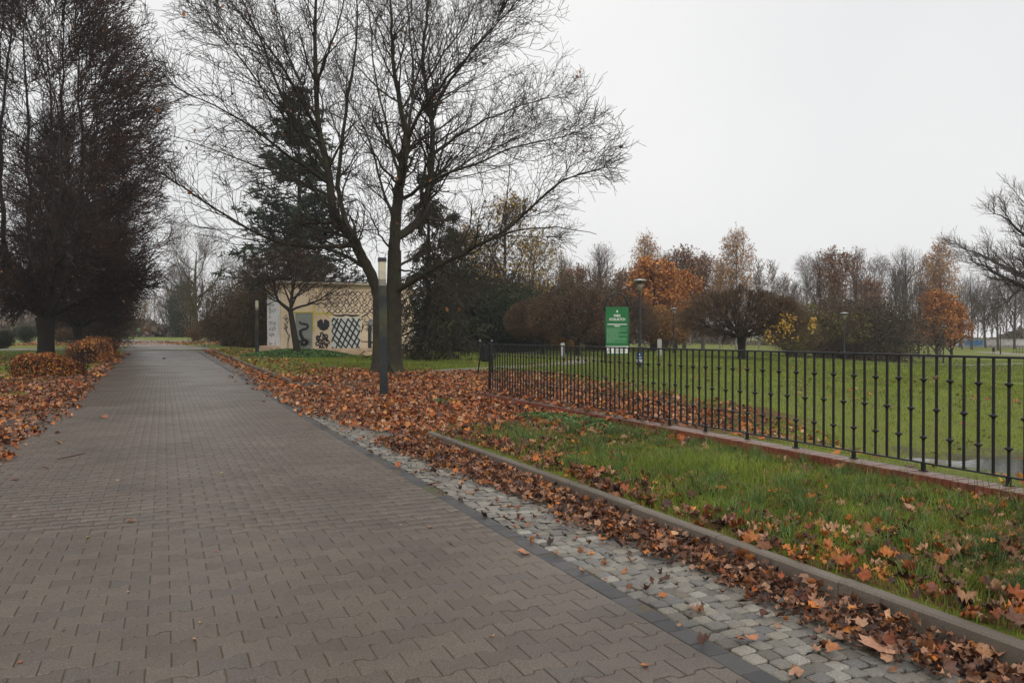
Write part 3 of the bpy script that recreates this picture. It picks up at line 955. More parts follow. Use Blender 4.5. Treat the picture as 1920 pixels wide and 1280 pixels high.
def park_sign():
    x0, y0 = at(1156.7, 36.2)
    r = empty('park_sign', (x0, y0, float(gh(x0, y0))), -YAW + .10)
    tag(r, 'green park name board with white lettering under a black iron arch', 'sign')
    W = 1.09
    for s in (-1, 1):
        MB().tube([(s * (W / 2 + .03), 0, -.1), (s * (W / 2 + .03), 0, 2.50)], .028, 8).build('post', M['iron'], r, True)
    arc = [((W / 2 + .03) * math.cos(a), 0, 2.50 + .84 * math.sin(a)) for a in np.linspace(0, math.pi, 22)]
    MB().tube(arc, .034, 8).build('arch', M['iron'], r, True)
    B = MB().box((0, -.035, 2.31), (W, .03, .74)).build('name_board', M['green_sign'], r)
    B2 = MB().box((0, -.035, 1.385), (W, .03, 1.08)).build('rules_board', M['green_sign'], r)
    MB().box((0, -.036, 1.9325), (W, .026, .014)).build('board_seam', M['green_sign_dark'], r)
    P = MB().box((0, -.035, .67), (W, .03, .34)).build('notice_panel', M['white_print'], r)
    MB().box((0, -.035, .47), (W, .03, .05)).build('bottom_strip', M['green_sign'], r)
    f = -.052
    lettering('PARK', .17, M['white_print'], B, (0, f, 2.215), .80)
    lettering('OCALA\u0141YCH', .17, M['white_print'], B, (0, f, 2.045), .78)
    # emblem: small winged tree shape
    em = MB()
    em.prism([(-.07, 2.42), (-.03, 2.47), (-.02, 2.52), (0, 2.55), (.02, 2.52), (.03, 2.47), (.07, 2.42), (.02, 2.44), (0, 2.42), (-.02, 2.44)], f - .002, f + .002)
    em.build('emblem', M['white_print'], B)
    ln = MB()
    ln.box((0, f, 1.865), (.94, .004, .036)).box((0, f, 1.800), (.30, .004, .024)).box((0, f, 1.768), (.22, .004, .018))
    ln.build('heading_line', M['white_print'], B2)
    ln = MB(); rr = random.Random(3)
    z = 1.66
    ln.box((0, f, 1.71), (1.0, .004, .008))
    while z > 1.0:
        L = rr.choice([.95, .9, .55, .5, .6, .93]) if z > 1.25 else rr.choice([.9, .5, .3])
        x = -.5
        while x < -.5 + L:
            wd = rr.uniform(.03, .09)
            ln.box((x + wd / 2, f, z), (wd * .85, .003, .011)); x += wd + .012
        z -= .034
    ln.build('small_print', M['pale_print'], B2)
    tri = MB()
    for a, b in (((-.47, .55), (-.37, .77)), ((-.37, .77), (-.27, .55)), ((-.27, .55), (-.47, .55))):
        tri.tube([(a[0], f, a[1]), (b[0], f, b[1])], .012, 5)
    tri.box((-.37, f, .64), (.03, .004, .08))
    tri.build('warning_symbol', M['dark_print'], P)
    ln = MB()
    for k in range(7):
        ln.box((.16 + rr.uniform(-.03, .03), f, .80 - k * .042), (.5, .003, .012))
    ln.build('notice_text', M['dark_print'], P)
park_sign()

def blue_plate():
    r = empty('blue_plate', (lamp_a.location.x - .0 * CS, lamp_a.location.y, lamp_a.location.z + .05), -YAW)
    tag(r, 'small dark blue notice plate strapped to the lamp post near the park board', 'sign')
    MB().box((-.03, -.105, .42), (.29, .012, .46)).build('plate', M['blue_sign'], r)
    e = MB()
    e.lathe((-.03, -.114, 0), [(.001, .0), (.001, .001)], 4)
    e = MB()
    e.prism([(-.06, .55), (-.03, .61), (0, .55), (-.02, .555), (-.03, .52), (-.04, .555)], -.115, -.111)
    e.build('emblem', M['white_print'], r)
    t = MB()
    t.box((-.03, -.113, .455), (.20, .003, .012)).box((-.03, -.113, .425), (.16, .003, .010))
    t.box((-.03, -.113, .335), (.23, .003, .035)).box((-.10, -.113, .27), (.08, .003, .03)).box((.04, -.113, .27), (.10, .003, .03))
    t.build('notice_text', M['white_print'], r)
blue_plate()

def pillar(px, depth, h, w, label):
    x, y = at(px, depth)
    r = empty('concrete_pillar', (x, y, float(gh(x, y))), -YAW)
    tag(r, label, 'pillar')
    MB().box((0, 0, h / 2 - .1), (w, w * .6, h + .2), 0, .94).build('shaft', M['concrete'], r)
    MB().box((0, 0, h + .015), (w * .9, w * .5, .03)).build('cap', M['concrete'], r)
pillar(1236.5, 52, 1.15, .30, 'pale concrete pillar on the lawn right of the blue plate')
pillar(1055, 47, .85, .26, 'pale concrete pillar between the two dark low trees behind the railing')

# red and white road sign far down the road
def road_sign():
    x, y = at(373.5, 100)
    r = empty('road_sign', (x, y, float(gh(x, y))), -.1)
    tag(r, 'small round red rimmed road sign with a white plate below at the far kerb', 'sign')
    MB().tube([(0, 0, 0), (0, 0, 2.35)], .03, 8).build('pole', M['galv'], r, True)
    d = MB()
    d.prism([(.31 * math.cos(a), 2.05 + .31 * math.sin(a)) for a in np.linspace(0, 2 * math.pi, 20, False)], -.05, -.035)
    d.build('red_rim', M['tail_red'], r)
    d = MB(); d.prism([(.22 * math.cos(a), 2.05 + .22 * math.sin(a)) for a in np.linspace(0, 2 * math.pi, 20, False)], -.056, -.052)
    d.build('white_face', M['white_print'], r)
    MB().box((0, -.06, 2.07), (.16, .006, .12)).build('symbol', M['dark_print'], r)
    MB().box((0, -.045, 1.5), (.5, .02, .3)).build('lower_plate', M['white_print'], r)
road_sign()

# ------------------------------------------------------------------ painted building
BY = 45.5
def wpt(px, py, y=BY):
    t = (px - 960.0) / 1440.0
    x = y * (SN + t * CS) / (CS - t * SN)
    Z = x * SN + y * CS
    return x, EYE + (630 - py) * Z / 1440.0

def ribbon(mb, pts, w, off=.012, closed=False):
    """flat brush stroke on the front wall, photo-plan points turned into wall metres"""
    P = [np.array(wpt(*p)) for p in pts]
    if closed: P = P + [P[0]]
    ww = [q * 1.45 for q in (w if hasattr(w, '__len__') else [w] * len(P))]
    L, R = [], []
    for i, p in enumerate(P):
        d = P[min(i + 1, len(P) - 1)] - P[max(i - 1, 0)]
        d = d / (np.linalg.norm(d) + 1e-9); n = np.array([-d[1], d[0]])
        L.append(p + n * ww[min(i, len(ww) - 1)] / 2); R.append(p - n * ww[min(i, len(ww) - 1)] / 2)
    n = len(P)
    y = BY - off
    vs = [(a[0], y, a[1]) for a in L] + [(a[0], y, a[1]) for a in R]
    mb.add(vs, [(i, n + i, n + i + 1, i + 1) for i in range(n - 1)])

def quad_on_wall(mb, a, b, off):
    (x0, z0), (x1, z1) = wpt(*a), wpt(*b)
    z0b = wpt(b[0], a[1])[1]
    mb.box(((x0 + x1) / 2, BY - off / 2 - .001, (z0 + z1) / 2), (abs(x1 - x0), off, abs(z0 - z1)))

def building():
    X0, X1, Y0, Y1 = 6.1, 13.98, BY, 51.8
    top, base = 4.42, .02
    r = empty('painted_building', (0, 0, 0))
    tag(r, 'small flat roofed ochre building with a black and white mural behind the young tree', 'building')
    mb = MB()
    mb.box(((X0 + X1) / 2, (Y0 + Y1) / 2, (top + base) / 2), (X1 - X0, Y1 - Y0, top - base))
    mb.build('wall', M['ochre'], r)
    MB().box(((X0 + X1) / 2, Y0 - .025, .36), (X1 - X0 + .06, .05, .62)).build('plinth', M['pink_base'], r)
    MB().box((X0 - .22, (Y0 + Y1) / 2 + 0.2, .36), (.44, Y1 - Y0 + .4, .80)).build('side_plinth', M['pink_base'], r)
    MB().box((X0 - .012, (Y0 + Y1) / 2 + .05, 2.30), (.024, Y1 - Y0 - .5, 3.0)).build('white_side_panel', M['white_wall'], r)
    rf = MB().box(((X0 + X1) / 2, (Y0 + Y1) / 2, top + .05), (X1 - X0 + .5, Y1 - Y0 + .5, .10)).build('roof', M['roof_edge'], r)
    MB().box(((X0 + X1) / 2, (Y0 + Y1) / 2, top + .115), (X1 - X0 + .42, Y1 - Y0 + .42, .03)).build('roof_felt', M['roof_felt'], rf)
    # door with frame
    d = MB(); quad_on_wall(d, (554, 587), (585.5, 659), .03); dd = d.build('door', M['door_grey'], r)
    fr = MB(); quad_on_wall(fr, (586, 574), (589.5, 620), .02); quad_on_wall(fr, (552, 583.5), (589, 586.6), .04)
    fr.build('door_surround', M['paint_yellow'], r)
    # mural
    pan = MB(); quad_on_wall(pan, (621, 595), (676, 659), .006); pan.build('mural_panel', M['paint_white'], r)
    rr = random.Random(8)
    lat = MB()
    x0, x1, y0, y1 = 621.5, 675.5, 595.5, 658.5
    def clipline(ax, ay, bx, by):
        pts = []
        for k in range(41):
            t = k / 40; x = ax + (bx - ax) * t; y = ay + (by - ay) * t
            if x0 <= x <= x1 and y0 <= y <= y1: pts.append((x, y))
        return pts
    for k in range(11):
        s = x0 - 28 + k * 10.2 + rr.uniform(-1.5, 1.5)
        for seg in (0,):
            p = clipline(s, y1 + 4, s + 32 + rr.uniform(-4, 4), y0 - 4)
            if len(p) > 3: ribbon(lat, [p[0], p[len(p) // 2], p[-1]], [.05, .075, .06], .014)
    for k in range(9):
        s = y0 - 48 + k * 14 + rr.uniform(-1.5, 1.5)
        p = clipline(x0 - 2, s, x1 + 2, s + 66 + rr.uniform(-4, 4))
        if len(p) > 3: ribbon(lat, [p[0], p[len(p) // 2], p[-1]], [.05, .065, .05], .017)
    lat.build('mural_lattice', M['paint_black'], r)
    net = MB()
    for row in range(4):
        for k in range(15):
            cx, cy = 612 + k * 11 + (row % 2) * 5.5 + rr.uniform(-1, 1), 551 + row * 10.5
            if cx > 766: continue
            ribbon(net, [(cx - 5, cy + 5), (cx + rr.uniform(-1, 1), cy), (cx + 4.5, cy - 5)], .035, .010)
            ribbon(net, [(cx - 4.5, cy - 5), (cx + rr.uniform(-1, 1), cy + 1), (cx + 5, cy + 5)], .03, .012)
    net.build('mural_net', M['paint_black'], r)
    st = MB()
    ribbon(st, [(622, 589), (630, 591.5), (640, 592), (650, 590), (658, 592), (667, 591.5), (675, 591)], [.03, .07, .09, .06, .09, .08, .03], .010)
    ribbon(st, [(560.5, 602), (563, 606), (569, 607.5), (575, 608), (577.5, 611.5), (574.5, 616), (567, 618), (563, 621), (563.5, 627), (567, 634), (570, 640)],
           [.05, .08, .09, .09, .1, .1, .1, .13, .13, .12, .16], .038)
    for a in np.linspace(0, 2 * math.pi, 15):
        L = 8 + 5 * rr.random()
        ribbon(st, [(570 + 2 * math.cos(a), 641.5 + 2 * math.sin(a)), (570 + L * math.cos(a), 641.5 + L * .95 * math.sin(a))], [.09, .02], .040)
    ribbon(st, [(556, 638), (562, 640), (568, 641)], [.07, .08, .1], .042)
    # bud
    for dx, s in ((-4.2, -1), (4.5, 1)):
        ribbon(st, [(606 + dx * .6, 615), (606 + dx * 1.3, 610), (606 + dx * 1.35, 604), (606 + dx * .7, 599)], [.1, .26, .24, .08], .010)
    ribbon(st, [(598, 611), (602, 614.5), (607, 616), (612, 614), (615, 610)], [.1, .16, .18, .16, .1], .013)
    ribbon(st, [(602, 602), (604, 607), (607, 611)], .04, .016)
    # leafy flower
    ring = []
    for k in range(28):
        a = 2 * math.pi * k / 28
        rad = 11.5 + 2.6 * (1 if k % 4 < 2 else -1)
        ring.append((604.5 + rad * .92 * math.cos(a), 640 + rad * 1.2 * math.sin(a)))
    ribbon(st, ring, .06, .010, True)
    for cx, cy, aa in ((600, 640, .3), (606, 640, 0), (612, 636, -.5), (611, 646, -.9), (603, 648, .1), (607, 631, .1), (596.5, 634, .6)):
        e = [(cx + 1.8 * math.cos(t) * math.cos(aa) - 4.6 * math.sin(t) * math.sin(aa), cy + 1.8 * math.cos(t) * math.sin(aa) + 4.6 * math.sin(t) * math.cos(aa)) for t in np.linspace(0, 2 * math.pi, 10, False)]
        ribbon(st, e, .05, .013, True)
    ribbon(st, [(604, 654), (604, 658.5)], .10, .012)
    ribbon(st, [(596, 656), (604, 655), (612, 656.5)], .06, .014)
    # torch like plant
    ribbon(st, [(693, 616), (692.5, 636), (693, 656)], [.14, .12, .15], .010)
    for a in (-2.6, -2.2, -1.8, -1.2, -.8, 2.4, 2.8, .5):
        ribbon(st, [(694, 612), (694 + 13 * math.cos(a), 612 - 13 * math.sin(a) * .9)], [.04, .02], .013)
    ribbon(st, [(676.5, 640), (690, 640.5), (704, 641)], .035, .012)
    # fine scribbles and the narrow seams of the left part
    ribbon(st, [(539.5, 612), (536, 617), (539, 625), (543, 629), (540, 636), (541, 640)], .04, .010)
    ribbon(st, [(539.8, 640), (539.8, 661)], .025, .010)
    for k in range(9):
        ribbon(st, [(529 + 10 * rr.random(), 590 + 3 * k), (533 + 10 * rr.random(), 593 + 3 * k), (531 + 10 * rr.random(), 597 + 3 * k)], .022, .012)
    st.build('mural_strokes', M['paint_black'], r)
    g = MB()
    ribbon(g, [(695, 598), (696, 604), (695, 612)], [.10, .32, .16], .008)
    ribbon(g, [(695.8, 616), (695.5, 636), (696, 656)], .07, .009)
    g.build('mural_torch_head', M['paint_grey'], r)
    yl = MB()
    for k in range(7):
        a = (592 + 4.6 * k, 588 + rr.uniform(-1.5, 1.5))
        ribbon(yl, [a, (a[0] + 3.8, a[1] + rr.uniform(-1, 2))], .12, .008)
    yl.build('mural_yellow', M['paint_yellow'], r)
    # marks on the white end wall, plane x = X0
    mk = MB()
    xx = X0 - .0255
    def vy(px): # position along the end wall seen at px
        t = (px - 960.0) / 1440.0
        return X0 * (CS - t * SN) / (SN + t * CS)
    for row, (py, n) in enumerate(((573, 3), (583, 4), (596, 1), (607, 4), (618, 4), (629, 3), (646, 2))):
        for k in range(n * 2):
            pa = 505.5 + k * 1.6 + rr.uniform(-.3, .3)
            ya, yb = vy(pa), vy(pa + 1.2)
            Z = X0 * SN + ya * CS
            z = EYE + (630 - py) * Z / 1440.0
            h = .12 if py != 596 else .03
            if py == 646: h = .08
            for q in range(3):
                zz = z + rr.uniform(-h, h)
                mk.add([(xx, ya, zz), (xx, yb, zz + rr.uniform(-.08, .08)), (xx, yb, zz + .06), (xx, ya, zz + .055)], [(0, 1, 2, 3)])
    mk.build('wall_marks', M['paint_grey'], r)
building()

# ------------------------------------------------------------------ graffiti wall far right
def graffiti_wall():
    xa, ya = at(1770, 128); xb, yb = at(2120, 120)
    n = 14
    r = empty('graffiti_wall', (xa, ya, 0), math.atan2(yb - ya, xb - xa))
    tag(r, 'long low grey wall with blue and pale graffiti at the far right edge of the park', 'wall')
    L = math.hypot(xb - xa, yb - ya)
    zb = float(gh((xa + xb) / 2, (ya + yb) / 2))
    for k in range(n):
        MB().box((L * (k + .5) / n, 0, zb + .45), (L / n - .03, .2, 2.0)).build('wall_panel', M['wall_far'], r)
    rr = random.Random(4)
    def blob(name, x0, x1, mat, n):
        m = MB()
        for k in range(n):
            cx = x0 + (x1 - x0) * (k + .5) / n; w = (x1 - x0) / n
            m.prism([(cx - w * .55, zb + .35 + rr.uniform(0, .2)), (cx + w * .5, zb + .3), (cx + w * .62, zb + rr.uniform(.8, 1.1)),
                     (cx + w * .2, zb + rr.uniform(1.2, 1.4)), (cx - w * .3, zb + rr.uniform(1.0, 1.4)), (cx - w * .6, zb + .9)], -.125 - .004 * (k % 3), -.105)
        m.build(name, mat, r)
    s = L / 350
    blob('blue_graffiti', (1812 - 1770) * s, (1846 - 1770) * s, M['graf_blue'], 5)
    blob('pale_graffiti', (1878 - 1770) * s, (1960 - 1770) * s, M['graf_pale'], 10)
    blob('pale_graffiti', (1792 - 1770) * s, (1808 - 1770) * s, M['graf_pale'], 3)
    blob('pale_graffiti', (1852 - 1770) * s, (1872 - 1770) * s, M['graf_pale'], 3)
graffiti_wall()

def park_fence():
    x0, y0 = at(1900, 108); x1, y1 = at(1990, 100)
    r = empty('low_railing', (x0, y0, float(gh(x0, y0))), math.atan2(y1 - y0, x1 - x0))
    tag(r, 'low dark railing at the right edge in front of the far path', 'railing')
    L = math.hypot(x1 - x0, y1 - y0)
    for z in (.25, 1.0):
        MB().box((L / 2, 0, z), (L, .04, .05)).build('rail', M['iron'], r)
    for k in range(int(L / .55)):
        MB().box((k * .55, 0, .5), (.035, .035, 1.05)).build('bar', M['iron'], r)
park_fence()

# ------------------------------------------------------------------ pond
def pond():
    n = 40
    V = [(12.25, 8.2, -.79)]
    for k in range(n):
        a = 2 * math.pi * k / n
        r_ = 1.1 * (1 + .25 * math.sin(3 * a + 1) + .15 * math.sin(5 * a))
        V.append((12.25 + r_ * math.cos(a), 8.2 + r_ * 1.15 * math.sin(a), -.79))
    F = [(0, 1 + k, 1 + (k + 1) % n) for k in range(n)]
    me = bpy.data.meshes.new('pond_water'); me.from_pydata(V, [], F); me.update()
    tag(link('pond_water', me, M['water']), kind='structure')
pond()

# ------------------------------------------------------------------ branching machinery (all levels grown as arrays)
def unit(a):
    return a / (np.linalg.norm(a, axis=-1, keepdims=True) + 1e-9)

def sweep(P, R, sides):
    B, n, _ = P.shape
    T = np.gradient(P, axis=1); T = unit(T)
    mean = unit(P[:, -1] - P[:, 0])
    ref = np.where(np.abs(mean[:, 2:3]) < .8, np.array([[0, 0, 1.0]]), np.array([[1.0, 0, 0]]))
    A = unit(ref[:, None, :] - T * np.sum(ref[:, None, :] * T, -1, keepdims=True))
    Bv = np.cross(T, A)
    w = 2 * np.pi * np.arange(sides) / sides
    V = P[:, :, None, :] + R[:, :, None, None] * (np.cos(w)[None, None, :, None] * A[:, :, None, :] + np.sin(w)[None, None, :, None] * Bv[:, :, None, :])
    V = V.reshape(-1, 3)
    b = (np.arange(B) * n * sides)[:, None, None]
    j = (np.arange(n - 1) * sides)[None, :, None]
    k = np.arange(sides)[None, None, :]; l = (k + 1) % sides
    F = np.stack([b + j + k, b + j + l, b + j + sides + l, b + j + sides + k], -1).reshape(-1, 4)
    return V, F

def sweep_all(name, groups, smooth=True):
    Vs, Fs, base = [], [], 0
    for P, R, s in groups:
        V, F = sweep(P, R, s)
        Vs.append(V); Fs.append(F + base); base += len(V)
    return np_mesh(name, np.concatenate(Vs), [np.concatenate(Fs)], None, smooth)

def resample(pts, n, smooth=1):
    pts = np.array(pts, float)
    if smooth:
        for _ in range(smooth):      # Chaikin-like rounding
            q = pts[:-1] * .75 + pts[1:] * .25; s = pts[:-1] * .25 + pts[1:] * .75
            mid = np.stack([q, s], 1).reshape(-1, pts.shape[1])
            pts = np.vstack([pts[:1], mid, pts[-1:]])
    d = np.concatenate([[0], np.cumsum(np.linalg.norm(np.diff(pts[:, :3], axis=0), axis=1))])
    t = np.linspace(0, d[-1], n)
    return np.stack([np.interp(t, d, pts[:, i]) for i in range(pts.shape[1])], 1)

def kids(P, R, k, rng, t0=.25, t1=1.0, ang=(.5, 1.0), length=1.0, lvar=.35, tfall=.4, n=4, up=.1, wob=.15, rfac=.5, rmin=.004,
         taper=.35, env=None, out=None, outw=0.0, droop=0.0, flat=1.0):
    B, m, _ = P.shape
    t = np.linspace(t0, t1, k)[None, :] + rng.uniform(-.5, .5, (B, k)) * (t1 - t0) / k
    t = np.clip(t, 0, .999) * (m - 1)
    i = t.astype(int); f = (t - i)[..., None]
    bi = np.arange(B)[:, None]
    S = P[bi, i] * (1 - f) + P[bi, i + 1] * f
    D = unit(P[bi, i + 1] - P[bi, i])
    r0 = (R[bi, i] * (1 - f[..., 0]) + R[bi, i + 1] * f[..., 0])
    S = S.reshape(-1, 3); D = D.reshape(-1, 3); r0 = r0.reshape(-1); tt = (t / (m - 1)).reshape(-1)
    N = len(S)
    if hasattr(length, '__len__'): length = np.repeat(np.asarray(length), k)
    az = (np.arange(k)[None, :] * 2.4 + rng.uniform(0, 6.3, (B, 1)) + rng.uniform(-.5, .5, (B, k))).reshape(-1)
    ref = np.where(np.abs(D[:, 2:3]) < .85, np.array([[0, 0, 1.0]]), np.array([[1.0, 0, 0]]))
    A = unit(ref - D * np.sum(ref * D, -1, keepdims=True)); Bv = np.cross(D, A)
    a = rng.uniform(*ang, N)
    d = unit(np.cos(a)[:, None] * D + np.sin(a)[:, None] * (np.cos(az)[:, None] * A + np.sin(az)[:, None] * Bv))
    L = length * (1 - tfall * tt) * rng.uniform(1 - lvar, 1 + lvar, N)
    if out is not None:
        o = unit((S - np.array(out)[None, :]) * np.array([1, 1, flat]))
        d = unit(d + outw * o)
    if env is not None:
        e0 = env(S); e = env(S + d * L[:, None])
        L = L * np.where(e > 1, np.clip((1.0 - e0) / np.maximum(e - e0, 1e-3) * rng.uniform(.85, 1.25, N), .10, 1.0), 1.0)
        keep = (env(S) < 1.02) & (L > .28 * (length if np.isscalar(length) else length))
        S, D, r0, d, L = S[keep], D[keep], r0[keep], d[keep], L[keep]; N = len(S)
    Q = np.zeros((N, n, 3)); Q[:, 0] = S
    step = (L / (n - 1))[:, None]
    for j in range(1, n):
        d = unit(d + rng.normal(0, wob, (N, 3)) + np.array([0, 0, up - droop * j / n]))
        Q[:, j] = Q[:, j - 1] + d * step
    rr0 = np.maximum(r0 * rfac, rmin)
    RR = rr0[:, None] * np.linspace(1, taper, n)[None, :]
    return Q, RR

def leaf_quads(centers, size, rng, cols, svar=.4, hang=0.0, tri=False):
    """many small leaf faces at given points"""
    N = len(centers)
    n = unit(rng.normal(0, 1, (N, 3)) * np.array([1, 1, 1 - hang]))
    ref = unit(rng.normal(0, 1, (N, 3)))
    a = unit(np.cross(n, ref)); b = np.cross(n, a)
    s = (size * rng.uniform(1 - svar, 1 + svar, N))[:, None]
    if tri:
        V = np.stack([centers - a * s * .5, centers + a * s * .5 , centers + b * s], 1).reshape(-1, 3)
        F = np.arange(N * 3).reshape(-1, 3); m = 3
    else:
        V = np.stack([centers - a * s * .6, centers - b * s * .38, centers + a * s * .6, centers + b * s * .38], 1).reshape(-1, 3)
        F = np.arange(N * 4).reshape(-1, 4); m = 4
    cols = np.array(cols); ci = rng.integers(0, len(cols), N)
    c = cols[ci] * rng.uniform(.7, 1.25, (N, 1))
    return V, F, np.repeat(c, m, 0)

def tips(P, rng, frac=1.0, per=1, spread=.1, lo=.3):
    B, n, _ = P.shape
    sel = np.where(rng.random(B) < frac)[0]
    sel = np.repeat(sel, per)
    t = rng.uniform(lo, 1, len(sel)) * (n - 1.001)
    i = t.astype(int); f = (t - i)[:, None]
    return P[sel, i] * (1 - f) + P[sel, i + 1] * f + rng.normal(0, spread, (len(sel), 3))

ORANGE = [(.42, .16, .035), (.36, .12, .03), (.50, .22, .05), (.26, .09, .03)]
RUST = [(.26, .115, .045), (.19, .085, .035), (.32, .155, .065), (.14, .065, .030)]
YELLOW = [(.55, .36, .04), (.48, .28, .04), (.40, .24, .05)]
YGREEN = [(.22, .20, .03), (.14, .15, .03), (.30, .24, .04), (.20, .12, .03)]
DKGREEN = [(.026, .042, .016), (.042, .060, .022), (.020, .032, .015), (.060, .072, .028)]
PINE = [(.045, .070, .045), (.030, .050, .034), (.065, .092, .055), (.080, .10, .052)]
BROWNDK = [(.12, .062, .034), (.085, .045, .026), (.16, .085, .042), (.07, .040, .024)]

def tree_thing(name, label, cat, x, y, parts, rz=0.0, s=1.0, group=None, dz=0.0, sxy=None):
    r = empty(name, (x, y, float(gh(x, y)) + dz - .06), rz)
    r.scale = (sxy or s, sxy or s, s)
    tag(r, label, cat, group)
    for nm, me, m in parts:
        link(nm, me, m, r)
    return r

# -------------------------------- 1. the big twin stemmed maple
def hero_tree():
    rng = np.random.default_rng(21)
    Z0 = 26.2
    bx, by = at(725, Z0)
    g0 = float(gh(bx, by))
    r = empty('maple_tree', (bx, by, g0 - .1)); tag(r, 'large bare maple with two mossy stems forking low behind the tall dark lamp post', 'tree')
    R_ = np.array([CS, -SN, 0]); Fw = np.array([SN, CS, 0])
    def loc(px, py, d):
        Z = Z0 + d
        X = (px - 960) / 1440 * Z - (725 - 960) / 1440 * Z0
        return R_ * X + Fw * d + np.array([0, 0, EYE + (630 - py) * Z / 1440 - g0 + .1])
    # traced limbs: points (column, row, depth offset), radius at start and end in metres
    stems = [
        ([(713, 712, 0), (712, 660, 0), (711, 600, 0), (710, 552, 0)], .28, .20),
        ([(735, 712, .1), (737, 650, .1), (738, 590, .1), (739, 520, .1), (740, 470, .1)], .33, .235),
    ]
    limbs = [
        ([(710, 556, 0), (697, 515, -.1), (676, 478, -.3), (656, 436, -.5), (640, 428, -.5), (629, 418, -.6)], .20, .16),
        ([(630, 424, -.6), (622, 380, -.7), (617, 325, -.8), (604, 270, -.8), (597, 232, -.8), (593, 150, -1.0), (590, 60, -1.2), (600, -60, -1.4)], .155, .03),
        ([(656, 438, -.5), (644, 395, .1), (633, 350, .6), (636, 300, 1.1), (647, 255, 1.5), (650, 190, 1.9), (665, 130, 2.4), (672, 40, 3.0), (668, -50, 3.2)], .10, .02),
        ([(662, 458, -.4), (625, 463, -1.2), (560, 462, -2.2), (500, 448, -3.0), (450, 420, -3.4), (408, 396, -3.7), (360, 362, -4.0), (305, 325, -4.2)], .085, .014),
        ([(616, 320, -.8), (590, 285, -.4), (562, 248, .2), (545, 210, .7), (525, 173, 1.1), (497, 90, 1.7), (455, 0, 2.3), (430, -60, 2.6)], .085, .016),
        ([(620, 345, -.7), (580, 320, -1.8), (530, 285, -2.8), (487, 248, -3.5), (417, 205, -4.2), (328, 165, -4.7)], .07, .012),
        ([(624, 370, -.6), (585, 350, .8), (520, 325, 2.2), (450, 300, 3.4), (385, 275, 4.2), (320, 255, 4.6)], .06, .012),
        ([(600, 250, -.8), (560, 180, -2.0), (520, 110, -3.0), (470, 50, -3.6), (420, -10, -4.0)], .06, .012),
        ([(594, 160, -1), (620, 90, -1.9), (640, 30, -2.6), (655, -50, -3.0)], .05, .014),
        ([(598, 230, -.8), (560, 150, .6), (530, 70, 1.6), (510, -20, 2.3)], .055, .012),
        # right stem
        ([(740, 476, .1), (741, 430, .1), (744, 395, .0), (750, 350, -.1), (758, 300, -.2), (764, 250, -.2)], .215, .14),
        ([(764, 256, -.2), (752, 205, -.5), (742, 150, -.8), (735, 90, -1.1), (733, 0, -1.4), (722, -70, -1.6)], .11, .02),
        ([(742, 445, .1), (768, 430, .5), (790, 412, .9), (803, 370, 1.3), (809, 325, 1.6), (813, 255, 1.8), (806, 205, 2.0)], .16, .09),
        ([(807, 210, 2.0), (797, 160, 2.0), (793, 95, 2.1), (800, 40, 2.2), (812, -60, 2.4)], .085, .02),
        ([(811, 225, 1.9), (828, 175, 1.6), (855, 138, 1.3), (890, 92, .8), (925, 55, .4), (960, 20, .0), (990, -30, -.3)], .07, .013),
        ([(740, 548, .1), (762, 533, -.4), (790, 518, -1.0), (840, 490, -1.8), (885, 468, -2.4), (925, 448, -2.8), (980, 406, -3.2), (1020, 365, -3.4), (1055, 335, -3.5), (1125, 318, -3.6)], .115, .014),
        ([(757, 372, -.1), (790, 350, -1.0), (840, 324, -2.0), (900, 305, -2.8), (956, 280, -3.4), (1010, 266, -3.8), (1060, 255, -4.0)], .07, .012),
        ([(764, 262, -.2), (785, 215, -.9), (812, 180, -1.6), (850, 135, -2.4), (885, 100, -3.0), (930, 40, -3.6)], .07, .012),
        ([(812, 290, 1.7), (850, 262, 2.3), (890, 235, 2.9), (945, 212, 3.4), (985, 196, 3.7), (1055, 178, 4.0)], .06, .012),
        ([(742, 420, .1), (730, 390, .8), (716, 350, 1.5), (706, 310, 2.0), (692, 262, 2.5), (668, 210, 3.0), (640, 165, 3.5)], .07, .012),
        ([(808, 350, 1.6), (850, 320, 2.6), (900, 290, 3.6), (960, 262, 4.4), (1015, 235, 5.0)], .05, .010),
        ([(745, 500, .1), (790, 478, 1.0), (850, 455, 2.0), (915, 440, 2.8), (985, 442, 3.4), (1050, 445, 3.8)], .05, .010),
        ([(748, 505, .0), (790, 512, -1.2), (840, 540, -2.2), (886, 548, -3.0), (920, 540, -3.5), (960, 528, -3.9)], .035, .008),
        ([(925, 448, -2.8), (980, 428, -3.6), (1040, 425, -4.2), (1120, 440, -4.6)], .035, .008),
        ([(750, 330, -.1), (735, 280, .6), (722, 220, 1.2), (705, 150, 1.8), (695, 60, 2.2), (690, -40, 2.5)], .06, .012),
        ([(752, 350, -.1), (725, 325, -1.2), (695, 280, -2.2), (665, 240, -3.0), (640, 200, -3.6)], .05, .010),
        ([(737, 470, .1), (715, 445, -.9), (695, 405, -1.6), (680, 385, -2.1), (672, 370, -2.4)], .04, .012),
        ([(655, 440, -.5), (690, 430, -1.3), (720, 432, -1.7), (735, 440, -1.9)], .035, .010),
        ([(764, 250, -.2), (775, 190, .5), (778, 130, 1.0), (768, 60, 1.4), (760, -50, 1.8)], .06, .012),
        ([(797, 160, 2.0), (840, 90, 2.6), (880, 40, 3.1), (905, -30, 3.5)], .05, .010),
        ([(604, 270, -.8), (550, 240, -2.4), (500, 180, -3.8), (455, 110, -4.6), (400, 60, -5.0)], .05, .010),
    ]
    def build(spec, n):
        pts, r0, r1 = spec
        P = resample([loc(*p) for p in pts], n, 2)
        t = np.linspace(0, 1, n)
        return P, r0 + (r1 - r0) * t ** .8
    # trunk with root flare
    groups = []
